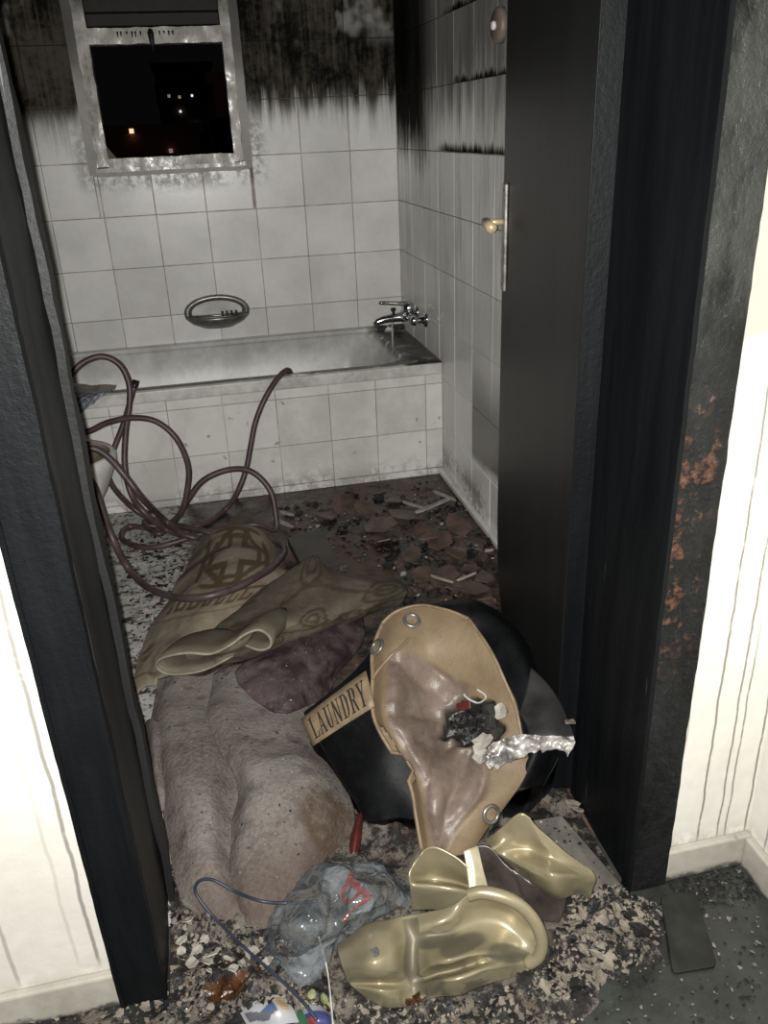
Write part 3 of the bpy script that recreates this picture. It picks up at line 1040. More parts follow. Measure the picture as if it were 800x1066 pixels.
scx, scz = -0.808, 0.597
B().loft([oval(scx, scz, .137, .070, YB-.001), oval(scx, scz, .137, .070, YB-.014), oval(scx, scz, .128, .062, YB-.020), oval(scx, scz, .112, .050, YB-.016), oval(scx, scz, .105, .044, YB-.004)]).build('rim', 'chrome_dull', soap, True)
B().loft([oval(scx, scz, .106, .045, YB-.005), oval(scx, scz, .02, .01, YB-.0015)], cap1=True).build('recess', 'ceramic_white', soap, True)
dsh = B()
dsh.loft([[Vector((scx+a*cos(pi+pi*k/16), YB-0.004-d*sin(pi*k/16), zq)) for k in range(17)] for (a, d, zq) in ((.125, .075, scz-.012), (.130, .078, scz-.020), (.105, .06, scz-.042), (.06, .03, scz-.062))], close=False)
dd = dsh.build('tray', 'chrome_dull', soap, True)
sd = dd.modifiers.new('thickness', 'SOLIDIFY'); sd.thickness = 0.005
B().tube([(scx-.118, YB-.02, scz-.012), (scx-.07, YB-.06, scz-.006), (scx, YB-.075, scz-.004), (scx+.07, YB-.06, scz-.006), (scx+.118, YB-.02, scz-.012)], .006, 10).build('bar', 'chrome_dull', soap, True)
for k in range(4):
    B().box((scx+.015+k*.019, YB-.078, scz-.010), (scx+.025+k*.019, YB-.066, scz+.012)).build('grip_tooth', 'char', soap, bevel=.002)

# ------------------------------------------------------------------ round fitting on the right wall
rf = empty('round_wall_fitting', (0, 1.41, 1.47), 'round beige wall fitting with a white centre high on the right wall', 'wall fitting')


def disc(xs_, mat, nm):
    B().loft([[Vector((xq, 1.41+rq*cos(2*pi*k/28), 1.51+rq*sin(2*pi*k/28))) for k in range(28)] for (xq, rq) in xs_], cap0=True, cap1=True).build(nm, mat, rf, True)


disc([(0.0, .043), (-.014, .043), (-.020, .038), (-.021, .014)], 'disc_beige', 'plate')
disc([(-.0212, .011), (-.028, .011), (-.031, .007)], 'disc_white', 'centre_knob')

# ------------------------------------------------------------------ bidet at the left
bid = empty('bidet', (-1.45, 1.55, 0), 'white ceramic bidet half hidden by the left door jamb', 'bidet')


def ell(cx, cy, a, b, z, n=32): return [Vector((cx+a*cos(2*pi*k/n), cy+b*sin(2*pi*k/n), z)) for k in range(n)]


B().loft([ell(-1.47, 1.55, .17, .12, 0.0), ell(-1.47, 1.55, .15, .10, .06), ell(-1.46, 1.55, .15, .105, .16), ell(-1.45, 1.55, .22, .15, .28), ell(-1.45, 1.55, .262, .178, .37), ell(-1.45, 1.55, .268, .183, .398), ell(-1.45, 1.55, .262, .178, .408), ell(-1.45, 1.55, .250, .166, .406)], cap0=True).build('bowl', 'ceramic_white', bid, True)
B().loft([ell(-1.45, 1.55, .250, .166, .406), ell(-1.45, 1.55, .238, .155, .38), ell(-1.45, 1.55, .17, .11, .30), ell(-1.45, 1.55, .08, .06, .27)], cap1=True).build('basin', 'ceramic_dirty', bid, True)

# ------------------------------------------------------------------ hose: one long hose in loops
P = []


def hp_(*pts):
    for p in pts:
        P.append(pt(p))


P.append(Vector((-0.56, 2.25, 0.22)))
P.append(Vector((-0.57, 2.16, 0.36)))
hp_((301, 386, 'y', 2.045), (290, 393, 'y', 1.985), (276, 415, 'y', 1.95), (266, 440, 'y', 1.93), (261, 465, 'y', 1.91), (256, 490, 'y', 1.89), (246, 515, 'y', 1.87), (234, 531, 0.012), (210, 546, 0.012), (170, 552, 0.012), (135, 548, 0.014), (128, 562, 0.012), (160, 570, 0.02),
    (220, 553, 0.04), (265, 546, 0.03), (286, 552, 0.02), (287, 535, 'y', 1.66), (281, 510, 'y', 1.69), (262, 491, 'y', 1.72), (238, 489, 'y', 1.74), (212, 500, 'y', 1.74), (196, 520, 'y', 1.74), (182, 543, 0.03), (165, 556, 0.03), (150, 543, 0.03), (175, 545, 0.05),
    (189, 533, 'y', 1.70), (195, 510, 'y', 1.70), (196, 485, 'y', 1.71), (184, 457, 'y', 1.72), (163, 439, 'y', 1.74), (138, 435, 'y', 1.75), (112, 440, 'y', 1.76), (88, 450, 'y', 1.77), (60, 445, 'y', 1.78), (55, 420, 'y', 1.80), (68, 400, 'y', 1.82), (83, 380, 'y', 1.84), (105, 371, 'y', 1.85), (124, 379, 'y', 1.85), (134, 398, 'y', 1.84), (135, 420, 'y', 1.82),
    (131, 450, 'y', 1.80), (130, 485, 'y', 1.77), (137, 515, 'y', 1.74), (152, 535, 'y', 1.70), (176, 553, 0.03), (205, 560, 0.05), (190, 556, 0.07), (170, 540, 0.11), (150, 521, 'y', 1.45), (132, 498, 'y', 1.44), (115, 478, 'y', 1.46), (98, 467, 'y', 1.47), (80, 470, 'y', 1.46), (84, 488, 'y', 1.40),
    (98, 505, 'y', 1.36), (108, 535, 'y', 1.32), (119, 565, 'y', 1.27), (134, 592, 0.13), (155, 612, 0.125), (185, 622, 0.15), (215, 621, 0.165), (245, 612, 0.165), (268, 600, 0.165), (286, 588, 0.13), (296, 570, 0.04), (270, 556, 0.05), (240, 560, 0.03), (205, 551, 0.06), (165, 543, 0.05),
    (140, 530, 'y', 1.78), (118, 507, 'y', 1.86), (112, 488, 'y', 1.9), (118, 469, 'y', 1.93), (128, 443, 'y', 1.95), (136, 417, 'y', 1.97), (140, 402, 'y', 1.985))
hb = B().tube(spline(P, 5), 0.0105, 8)
hose = hb.build('rubber_hose', 'hose_rubber', None, True)
own(hose)
setp(hose, 'dark red-brown rubber hose tangled in loops before the bathtub', 'hose')
e0 = P[-1]
he = B().tube([e0+(P[-2]-e0)*0.12, e0, e0+(e0-P[-2]).normalized()*0.022], [0.0118, 0.0122, 0.0122], 10)
heo = link('hose_end', mesh('hose_end', local(hose, he.v), he.f, True), 'hose_end', hose)

# ------------------------------------------------------------------ packet on the tub rim
rowsP = [[(74, 399, 'y', 2.10), (95, 401, 'y', 2.10), (108, 400, 'y', 2.09), (121, 401, 'y', 2.08)],
         [(74, 411, 'y', 2.02), (94, 409, 'y', 2.02), (105, 406, 'y', 2.04), (119, 404, 'y', 2.05)],
         [(76, 420, 'y', 1.985), (92, 415, 'y', 1.985), (102, 410, 'y', 1.988), (116, 405, 'y', 2.01)],
         [(78, 438, 'y', 1.978), (85, 430, 'y', 1.978), (98, 419, 'y', 1.98), (112, 408, 'y', 1.99)]]


def pk(u, v):
    k = sin(u*34)*sin(v*31)+0.5*sin(u*17+v*23)
    if v < 0.35: return (0.20, 0.165, 0.13) if u < .6 else (0.42, 0.36, 0.27)
    return (0.05, 0.11, 0.22) if k > 0.12 else (0.45, 0.46, 0.46)


o = patch('printed_packet', rowsP, 'printed', None, n=9, thick=0.003, amp=0.004, freq=30, attrs={'tint': ('c', pk)}, drop=False)
setp(o, 'crumpled blue and white patterned packet on the tub rim', 'packet')

# ------------------------------------------------------------------ rugs
def meander(u, v):
    # cross medallion with an outline, and a running key below it
    a, b = (u-0.52)/0.30, (v-0.24)/0.20
    r = max(abs(a), abs(b))
    val = 0
    if r < 1.0:
        d = abs(a)+abs(b)
        if 0.98 < d < 1.2 or 0.86 < r < 1.0 and d < 1.65: val = 1
        if abs(a) < .16 and abs(b) < .62 or abs(b) < .2 and abs(a) < .62: val = 0
        elif abs(a) < .32 and abs(b) < .78 or abs(b) < .4 and abs(a) < .78: val = 1
    if 0.47 < v < 0.56 and 0.14 < u < 0.92:
        q = (u*9.5) % 1; s = (v-0.47)/0.09
        if s < .2 or (q < .22) or (s > .8 and q < .7) or (.5 < q < .7 and s > .45): val = 1
    if 0.585 < v < 0.60 or 0.86 < v < 0.875: val = 0.6
    return val


rug = patch('patterned_rug', [
    [(205, 573, .03), (222, 553, .09), (248, 547, .11), (270, 552, .10), (286, 568, .04)],
    [(193, 591, .04), (214, 578, .10), (243, 572, .13), (272, 575, .11), (296, 588, .05)],
    [(178, 618, .04), (203, 608, .10), (235, 603, .13), (268, 599, .12), (300, 600, .06)],
    [(157, 655, .03), (180, 645, .08), (212, 640, .11), (240, 634, .10), (275, 624, .07)],
    [(141, 695, .02), (155, 690, .05), (172, 690, .07), (195, 675, .08), (232, 660, .07)],
    [(140, 722, .01), (150, 715, .02), (165, 712, .03), (190, 700, .04), (225, 690, .04)]],
    'rug_pattern', None, n=22, thick=0.007, amp=0.012, freq=9, amp2=.002, attrs={'pat': ('f', meander)})
setp(rug, 'beige rug with brown geometric key pattern rumpled below the hose', 'rug')


def floral(u, v):
    val = 0
    for (cu, cv, r) in ((.48, .1, .07), (.9, .35, .08), (.62, .55, .06), (.15, .45, .07), (.35, .75, .05), (.78, .7, .06)):
        d = math.hypot((u-cu)*1.0, (v-cv)*0.5)
        if abs(d-r) < .009 or abs(d-r*.5) < .008: val = 1
    if abs(v-0.30-0.05*sin(u*9)) < .018 or abs(v-.66-.03*sin(u*12+1)) < .016: val = .8
    return val


rug2 = empty('folded_rug', (-0.75, 1.0, 0.0), 'beige floral rug folded over itself with a curled front edge', 'rug')
patch('top_layer', [
    [(258, 628, .11), (285, 606, .135), (312, 587, .15), (328, 578, .165), (342, 592, .145), (375, 598, .12), (408, 600, .07)],
    [(225, 650, .125), (258, 640, .15), (292, 625, .165), (325, 610, .165), (357, 611, .15), (390, 607, .13), (422, 608, .06)],
    [(195, 678, .135), (232, 674, .155), (268, 656, .185), (302, 646, .185), (337, 638, .165), (377, 629, .12), (425, 617, .05)],
    [(198, 690, .10), (236, 684, .12), (284, 668, .14), (308, 660, .14), (344, 650, .12), (382, 638, .08), (421, 625, .02)],
    [(205, 696, .06), (240, 690, .07), (284, 678, .09), (310, 668, .09), (346, 656, .07), (380, 643, .05), (415, 630, .012)]],
    'rug_floral', rug2, n=16, thick=0.007, amp=0.010, freq=9, amp2=.002, attrs={'pat': ('f', floral)})
prof = [(243, 682, .132), (215, 696, .124), (190, 701, .122), (172, 700, .128), (163, 692, .150), (170, 684, .178), (195, 679, .190), (220, 680, .186), (240, 671, .198), (255, 660, .214), (270, 655, .222), (281, 662, .212), (282, 672, .192), (271, 676, .184), (256, 671, .188)]
pp = spline([pt(q) for q in prof], 4)
sweep = Vector((0.07, 0.16, 0.0))
gr = [[p+sweep*(k/5)+Vector((0, 0, -0.05*(k/5)**2)) for p in pp] for k in range(6)]
eb = B().loft(gr, close=False)
eo = eb.build('folded_edge', 'rug_floral', rug2, True)
md = eo.modifiers.new('thickness', 'SOLIDIFY'); md.thickness = 0.007; md.offset = 0
B().tube([p-sweep*0.015 for p in pp], 0.0036, 6).build('edge_binding', 'rug_edge', rug2, True)

pc = patch('purple_cloth', [
    [(255, 690, .10), (290, 672, .12), (330, 655, .11), (378, 640, .05)],
    [(245, 702, .10), (290, 698, .115), (335, 688, .10), (378, 668, .05)],
    [(258, 722, .10), (295, 720, .11), (330, 713, .07), (352, 702, .03)],
    [(285, 740, .095), (305, 740, .09), (327, 732, .05), (342, 722, .02)]],
    'purple_cloth', None, n=14, thick=0.005, amp=0.007, freq=22, amp2=0.002, freq2=50)
setp(pc, 'dark purple wet cloth crumpled between the rug and the grey towel', 'cloth')

# ------------------------------------------------------------------ grey towel
def tw(u, v, q):
    return 0.008*noise.noise(Vector((q.x*7, q.y*5, 3)))


tow = empty('thick_towel', (-0.9, 0.4, 0), 'large thick grey-pink towel lying in heavy folds on the floor', 'towel')
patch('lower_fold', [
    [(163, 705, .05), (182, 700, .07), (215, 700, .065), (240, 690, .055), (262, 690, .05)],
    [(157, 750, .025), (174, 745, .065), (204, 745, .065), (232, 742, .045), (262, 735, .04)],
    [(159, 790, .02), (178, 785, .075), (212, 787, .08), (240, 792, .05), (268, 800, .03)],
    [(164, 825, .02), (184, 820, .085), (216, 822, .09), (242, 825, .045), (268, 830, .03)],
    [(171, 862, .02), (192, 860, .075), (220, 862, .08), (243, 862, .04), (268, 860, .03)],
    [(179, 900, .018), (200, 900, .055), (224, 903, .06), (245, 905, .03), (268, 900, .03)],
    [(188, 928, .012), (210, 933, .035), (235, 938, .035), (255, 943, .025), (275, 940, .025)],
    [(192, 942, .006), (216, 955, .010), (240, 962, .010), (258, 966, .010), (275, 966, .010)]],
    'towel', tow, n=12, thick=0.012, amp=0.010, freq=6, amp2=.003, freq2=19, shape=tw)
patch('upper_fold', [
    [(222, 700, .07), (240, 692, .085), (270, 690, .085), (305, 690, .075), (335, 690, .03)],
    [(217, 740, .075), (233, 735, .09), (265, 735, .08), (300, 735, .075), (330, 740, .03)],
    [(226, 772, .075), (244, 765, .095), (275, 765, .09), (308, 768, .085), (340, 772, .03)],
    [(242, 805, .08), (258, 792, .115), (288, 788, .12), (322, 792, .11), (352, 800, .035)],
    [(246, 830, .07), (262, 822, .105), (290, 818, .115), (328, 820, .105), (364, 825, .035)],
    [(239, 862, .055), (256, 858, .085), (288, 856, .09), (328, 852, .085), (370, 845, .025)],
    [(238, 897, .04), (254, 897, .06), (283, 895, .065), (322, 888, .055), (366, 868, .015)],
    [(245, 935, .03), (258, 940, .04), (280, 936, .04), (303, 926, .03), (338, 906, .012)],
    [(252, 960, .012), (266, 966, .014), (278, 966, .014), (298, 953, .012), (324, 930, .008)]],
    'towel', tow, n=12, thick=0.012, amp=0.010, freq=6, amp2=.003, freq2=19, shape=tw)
o = patch('towel_corner', [
    [(152, 752, .02), (158, 748, .05), (170, 752, .05)],
    [(153, 785, .02), (160, 783, .06), (172, 785, .05)],
    [(158, 820, .02), (164, 820, .05), (174, 822, .04)],
    [(164, 842, .01), (169, 845, .02), (178, 845, .02)]], 'towel', None, n=8, thick=0.01, amp=.004, freq=20)
setp(o, 'small rolled corner of cloth beside the left jamb and grey towel', 'cloth')

# ------------------------------------------------------------------ laundry basket
bas = empty('laundry_basket', (-0.5, 0.4, 0), 'toppled black laundry basket with beige lining, burnt through, lettered label', 'laundry basket')
patch('side_panel', [
    [(316, 741, .14), (340, 722, .19), (366, 700, .225), (396, 668, .27), (420, 650, .28)],
    [(322, 757, .125), (345, 746, .17), (371, 736, .20), (400, 725, .225), (425, 720, .22)],
    [(337, 783, .09), (358, 776, .13), (386, 768, .16), (415, 766, .17), (440, 765, .15)],
    [(357, 814, .06), (377, 812, .09), (402, 809, .11), (432, 809, .11), (455, 810, .10)],
    [(384, 856, .02), (399, 856, .035), (418, 852, .045), (445, 856, .05), (462, 858, .04)]],
    'black_plastic', bas, n=8, amp=0.006, freq=14, skirt=0.10, drop=False)
patch('side_panel', [
    [(425, 648, .28), (437, 631, .30), (448, 628, .27)],
    [(465, 645, .30), (482, 630, .32), (495, 624, .28)],
    [(498, 665, .28), (520, 648, .31), (535, 652, .26)],
    [(520, 698, .25), (545, 685, .28), (558, 690, .23)],
    [(536, 738, .21), (560, 728, .235), (575, 733, .18)],
    [(543, 778, .15), (567, 768, .18), (585, 770, .12)],
    [(525, 832, .07), (548, 822, .09), (566, 822, .05)]],
    'black_plastic', bas, n=8, amp=0.006, freq=14, skirt=0.06, drop=False)

LROWS = [
    [(400, 652, .30), (416, 639, .32), (440, 632, .33), (465, 636, .335), (488, 648, .325)],
    [(391, 680, .27), (413, 672, .30), (445, 672, .285), (483, 672, .295), (512, 676, .305)],
    [(391, 705, .245), (413, 705, .265), (450, 705, .225), (493, 705, .245), (528, 704, .275)],
    [(393, 745, .20), (412, 745, .225), (455, 745, .175), (500, 740, .195), (540, 735, .225)],
    [(411, 780, .155), (428, 780, .18), (462, 780, .14), (505, 778, .15), (546, 770, .175)],
    [(431, 815, .105), (447, 815, .135), (475, 815, .115), (512, 812, .115), (549, 798, .125)],
    [(438, 850, .065), (452, 850, .095), (475, 850, .085), (502, 845, .085), (528, 832, .085)],
    [(443, 884, .02), (456, 888, .03), (472, 890, .03), (485, 886, .03), (497, 876, .03)]]


def inner_f(u, v):
    if v < 0.16: return 0
    lo = 0.16+0.0*v
    hi = 0.30+2.2*(v-0.12) if v < 0.32 else 0.76
    if v > .80: hi = 0.76-(v-.80)*2.2
    s = min((u-lo)/0.05, (hi-u)/0.08, (v-0.16)/0.05)
    return max(0, min(1, s))


def burn_f(u, v):
    d = math.hypot((u-0.70)/0.19, (v-0.475)/0.105)+0.35*noise.noise(Vector((u*14, v*18, 2)))
    return max(0, min(1, (1.0-d)/0.12))


def wr(u, v, q):
    i = inner_f(u, v)
    a = math.atan2((v-0.47)*1.5, u-0.80)
    ph = a*17+2.2*noise.noise(q*9)
    w1 = (abs(sin(ph*0.5))-0.6)*0.014*(0.55+0.45*noise.noise(q*13+Vector((1, 2, 3))))
    w2 = noise.noise(q*22)*0.004+(0.5-abs(noise.noise(q*34)))*0.004
    edge = 0.009*(1-i)
    ridge = 0.006*sin(v*26)*max(0, u-.75)*2
    return i*(w1+w2)+edge+ridge-0.03*burn_f(u, v)


patch('lining', LROWS, 'liner', bas, n=14, thick=0.004, shape=wr, attrs={'inner': ('f', inner_f), 'burn': ('f', burn_f)})
LG = surf([[pt(p) for p in r] for r in LROWS], 14)


def lp(u, v, lift=0.012):
    i, j = v*(len(LG)-1), u*(len(LG[0])-1)
    i0, j0 = min(int(i), len(LG)-2), min(int(j), len(LG[0])-2)
    a = LG[i0][j0].lerp(LG[i0][j0+1], j-j0)
    b = LG[i0+1][j0].lerp(LG[i0+1][j0+1], j-j0)
    e1 = LG[i0][j0+1]-LG[i0][j0]; e2 = LG[i0+1][j0]-LG[i0][j0]
    nn = e1.cross(e2).normalized()
    if nn.z < 0: nn = -nn
    return a.lerp(b, i-i0)+nn*lift, nn, e1.normalized()


B().tube([lp(0.01, k/40, .010)[0] for k in range(41)], 0.0042, 8).build('piping', 'tan_piping', bas, True)
B().tube([lp(0.01+0.98*k/30, 0.004, .011)[0] for k in range(31)], 0.0035, 8).build('piping', 'tan_piping', bas, True)
B().tube([lp(0.99, k/30*.62, .011)[0] for k in range(31)], 0.0035, 8).build('piping', 'tan_piping', bas, True)
sv = [(0.04, .30), (0.12, .26), (0.22, .20), (0.30, .155), (0.34, .13)]
B().tube(spline([lp(u, v, .013)[0] for u, v in sv], 6), 0.0032, 8).build('seam', 'tan_piping', bas, True)


def nearest_uv(qx, qy):
    best = None
    for i in range(0, len(LG)):
        for j in range(0, len(LG[0])):
            d = LG[i][j]-CAM
            z_ = d.dot(_f)
            e = (400+FPX*d.dot(_r)/z_-qx)**2+(533-FPX*d.dot(_u)/z_-qy)**2
            if best is None or e < best[0]: best = (e, j/(len(LG[0])-1), i/(len(LG)-1))
    return best[1], best[2]


for (qx, qy) in ((427, 652), (399, 677), (506, 846)):
    u, v = nearest_uv(qx, qy)
    c, nn, e1 = lp(min(max(u, .03), .97), v, 0.010)
    e2 = nn.cross(e1)
    rings = []
    for k in range(25):
        a = 2*pi*k/24
        dr = e1*cos(a)+e2*sin(a)
        rings.append([c+dr*(0.0158+0.0042*cos(t))+nn*(0.006+0.0035*sin(t)) for t in [2*pi*q/8 for q in range(8)]])
    B().loft(rings).build('grommet', 'chrome_dull', bas, True)
    B().loft([[c+(e1*cos(2*pi*k/16)+e2*sin(2*pi*k/16))*rr_+nn*h for k in range(16)] for rr_, h in ((0.013, 0.004), (0.001, 0.004))]).build('grommet_hole', 'tan_piping', bas)

# the label: a tan band with black serif capitals, on the left panel
lab = [pt((317, 748, .155)), pt((384, 698, .262)), pt((393, 735, .225)), pt((329, 776, .115))]   # tl, tr, br, bl


def labp(u, v, lift):
    a = lab[0].lerp(lab[1], u); b = lab[3].lerp(lab[2], u)
    nn = (lab[1]-lab[0]).cross(lab[3]-lab[0]).normalized()
    if nn.dot(CAM-lab[0]) < 0: nn = -nn
    bow = 0.006*sin(pi*u)
    return a.lerp(b, v)+nn*(lift+bow)


gl = B()
gl.loft([[labp(u/10, v/4, 0.014) for u in range(11)] for v in range(5)], close=False)
lo = gl.build('name_label', 'tan_piping', bas, True)
md = lo.modifiers.new('thickness', 'SOLIDIFY'); md.thickness = 0.003; md.offset = 0
# strokes in a unit cell (x right, y up), each a polygon
LET = {
    'L': [[(.1, 0), (.1, .05), (.9, .05), (.9, 0)], [(.25, 0), (.25, 1), (.45, 1), (.45, 0)], [(.1, .95), (.1, 1), (.6, 1), (.6, .95)], [(.82, .05), (.9, .28), (.92, .28), (.92, .05)]],
    'A': [[(.12, 0), (.46, 1), (.54, 1), (.2, 0)], [(.70, 0), (.44, 1), (.58, 1), (.90, 0)], [(.28, .32), (.28, .38), (.74, .38), (.74, .32)], [(.02, 0), (.02, .05), (.32, .05), (.32, 0)], [(.6, 0), (.6, .05), (1, .05), (1, 0)]],
    'U': [[(.15, 1), (.35, 1), (.35, .22), (.15, .22)], [(.72, 1), (.80, 1), (.80, .22), (.72, .22)], [(.15, .24), (.35, .24), (.45, .06), (.30, .02)], [(.30, .02), (.45, .06), (.62, .06), (.66, 0)], [(.62, .06), (.72, .24), (.80, .24), (.66, 0)], [(.03, .95), (.03, 1), (.47, 1), (.47, .95)], [(.6, .95), (.6, 1), (.92, 1), (.92, .95)]],
    'N': [[(.14, 0), (.14, 1), (.22, 1), (.22, 0)], [(.78, 0), (.78, 1), (.86, 1), (.86, 0)], [(.12, 1), (.34, 1), (.86, 0), (.70, 0)], [(.02, 0), (.02, .05), (.36, .05), (.36, 0)], [(.64, .95), (.64, 1), (.98, 1), (.98, .95)]],
    'D': [[(.18, 0), (.18, 1), (.38, 1), (.38, 0)], [(.05, .95), (.05, 1), (.6, 1), (.6, .95)], [(.05, 0), (.05, .05), (.6, .05), (.6, 0)], [(.55, 1), (.6, .93), (.72, .7), (.92, .7), (.78, .93)], [(.72, .7), (.72, .3), (.92, .3), (.92, .7)], [(.72, .3), (.6, .07), (.55, 0), (.78, .07), (.92, .3)]],
    'R': [[(.15, 0), (.15, 1), (.35, 1), (.35, 0)], [(.03, .95), (.03, 1), (.6, 1), (.6, .95)], [(.3, .48), (.3, .53), (.6, .53), (.6, .48)], [(.55, 1), (.62, .93), (.64, .75), (.85, .75), (.78, .95)], [(.64, .75), (.62, .55), (.55, .48), (.78, .55), (.85, .75)], [(.45, .5), (.62, .5), (.98, 0), (.78, 0)], [(.03, 0), (.03, .05), (.47, .05), (.47, 0)]],
    'Y': [[(.05, 1), (.28, 1), (.58, .48), (.42, .44)], [(.84, 1), (.92, 1), (.58, .44), (.5, .48)], [(.40, 0), (.40, .48), (.60, .48), (.60, 0)], [(0, .95), (0, 1), (.4, 1), (.4, .95)], [(.66, .95), (.66, 1), (1, 1), (1, .95)], [(.28, 0), (.28, .05), (.72, .05), (.72, 0)]]}
for k, ch in enumerate('LAUNDRY'):
    lb = B()
    for poly in LET[ch]:
        i = len(lb.v)
        for (xq, yq) in poly:
            lb.v.append(labp(0.07+0.125*k+0.112*xq, 0.86-0.70*yq, 0.0175))
        for (xq, yq) in poly:
            lb.v.append(labp(0.07+0.125*k+0.112*xq, 0.86-0.70*yq, 0.0158))
        n_ = len(poly)
        lb.f.append(list(range(i, i+n_)))
        for q in range(n_):
            lb.f.append([i+q, i+(q+1) % n_, i+n_+(q+1) % n_, i+n_+q])
    ob = lb.build('letter', 'letter_black', bas)
    ob.parent = lo

# torn film and peeling foil on the burnt corner
patch('burnt_flap', [
    [(541, 742, .235), (549, 715, .26), (553, 695, .28)],
    [(548, 755, .225), (562, 733, .25), (568, 708, .265)],
    [(552, 768, .215), (575, 755, .235), (586, 735, .245)],
    [(560, 780, .20), (584, 777, .215), (599, 767, .22)]], 'film_dark', bas, n=7, thick=0.003, amp=0.004, freq=25)
# burnt matter in the hole
ch = B()
for k in range(90):
    u, v = 0.68+random.gauss(0, .065), 0.475+random.gauss(0, .04)
    c, nn, e1 = lp(min(max(u, .1), .95), min(max(v, .1), .9), -0.010+random.uniform(-.006, .012))
    r_ = random.uniform(.004, .011)
    ax = [Vector((random.gauss(0, 1), random.gauss(0, 1), random.gauss(0, 1))).normalized()*r_ for _ in range(4)]
    i = len(ch.v)
    ch.v += [c+a for a in ax]
    ch.f += [[i, i+1, i+2], [i, i+2, i+3], [i, i+3, i+1], [i+1, i+3, i+2]]
cho = ch.build('charred_matter', 'char', bas)
cho['kind'] = 'stuff'


def chip(name, c, nn, size, mat, seed, n=8, thick=.002, curl=0.15, parent=None):
    rg = random.Random(seed)
    nn = nn.normalized()
    t = nn.cross(Vector((rg.uniform(-1, 1), rg.uniform(-1, 1), rg.uniform(-.2, .2)))).normalized()
    b = nn.cross(t)
    asp = rg.uniform(.5, 1)
    ring = []
    for k in range(n):
        a = 2*pi*k/n
        rr_ = size*rg.uniform(.6, 1.1)
        ring.append(c+t*cos(a)*rr_+b*sin(a)*rr_*asp+nn*(curl*size*rg.uniform(0, 1)))
    bb = B()
    bb.v = [c]+ring+[c-nn*thick]+[q-nn*thick for q in ring]
    for k in range(n):
        k2 = (k+1) % n
        bb.f += [[0, 1+k, 1+k2], [n+1, n+2+k2, n+2+k], [1+k, n+2+k, n+2+k2, 1+k2]]
    o = bb.build(name, mat, parent)
    if parent is None: own(o)
    return o


for k, (qx, qy, sz, mt_, lb_) in enumerate([(505, 772, .026, 'paint_white', 'pale beige flake at the burnt hole of the laundry basket, above the torn foil'), (500, 788, .022, 'paint_white', 'pale beige flake at the burnt hole of the laundry basket, left of the torn foil'), (524, 742, .019, 'paint_white', 'pale beige flake lying at the top of the basket\'s burnt hole')]):
    u, v = nearest_uv(qx, qy)
    c, nn, e1 = lp(u, v, 0.012)
    setp(chip('plaster_flake', c, nn, sz, mt_, 50+k, 11, .003, .3), lb_, 'flake')
c1 = [lp(*nearest_uv(qx, qy), .02)[0] for qx, qy in ((486, 722), (493, 727), (503, 731), (511, 727), (510, 720), (502, 718))]
o = B().tube(spline(c1, 5), 0.0022, 6).build('white_cord_loop', 'white_cord', None, True)
setp(own(o), 'thin white cord loop sticking out of the burnt basket', 'cord')
u, v = nearest_uv(488, 737)
c, nn, e1 = lp(u, v, .014)
e2 = nn.cross(e1)
bb = B()
bb.loft([[c+e1*a*.016+e2*b_*.009+nn*h for a, b_ in ((-1, -1), (1, -.8), (1, 1), (-1, .8))] for h in (0, .006)], cap0=True, cap1=True)
setp(own(bb.build('red_scrap', 'red_plastic', None, bevel=.002)), 'dark red scrap in the burnt hole of the basket', 'scrap')

# torn foil strip, crinkled
fr = []
top = [(500, 792, 0.207), (512, 775, 0.222), (530, 768, 0.227), (548, 764, 0.232), (565, 766, 0.237), (582, 765, 0.242), (597, 766, 0.244)]
mid = [(507, 797, 0.192), (520, 785, 0.210), (536, 779, 0.217), (552, 776, 0.222), (568, 774, 0.227), (584, 774, 0.234), (599, 774, 0.237)]
bot = [(515, 800, 0.172), (530, 795, 0.187), (544, 789, 0.197), (557, 783, 0.207), (571, 781, 0.214), (585, 782, 0.222), (590, 787, 0.222)]
foil = patch('torn_foil', [top, mid, bot], 'foil_grey', None, n=9, thick=0.0015, amp=0.010, freq=45, amp2=0.007, freq2=95)
setp(foil, 'crinkled torn grey-white foil strip across the burnt corner of the basket', 'foil')

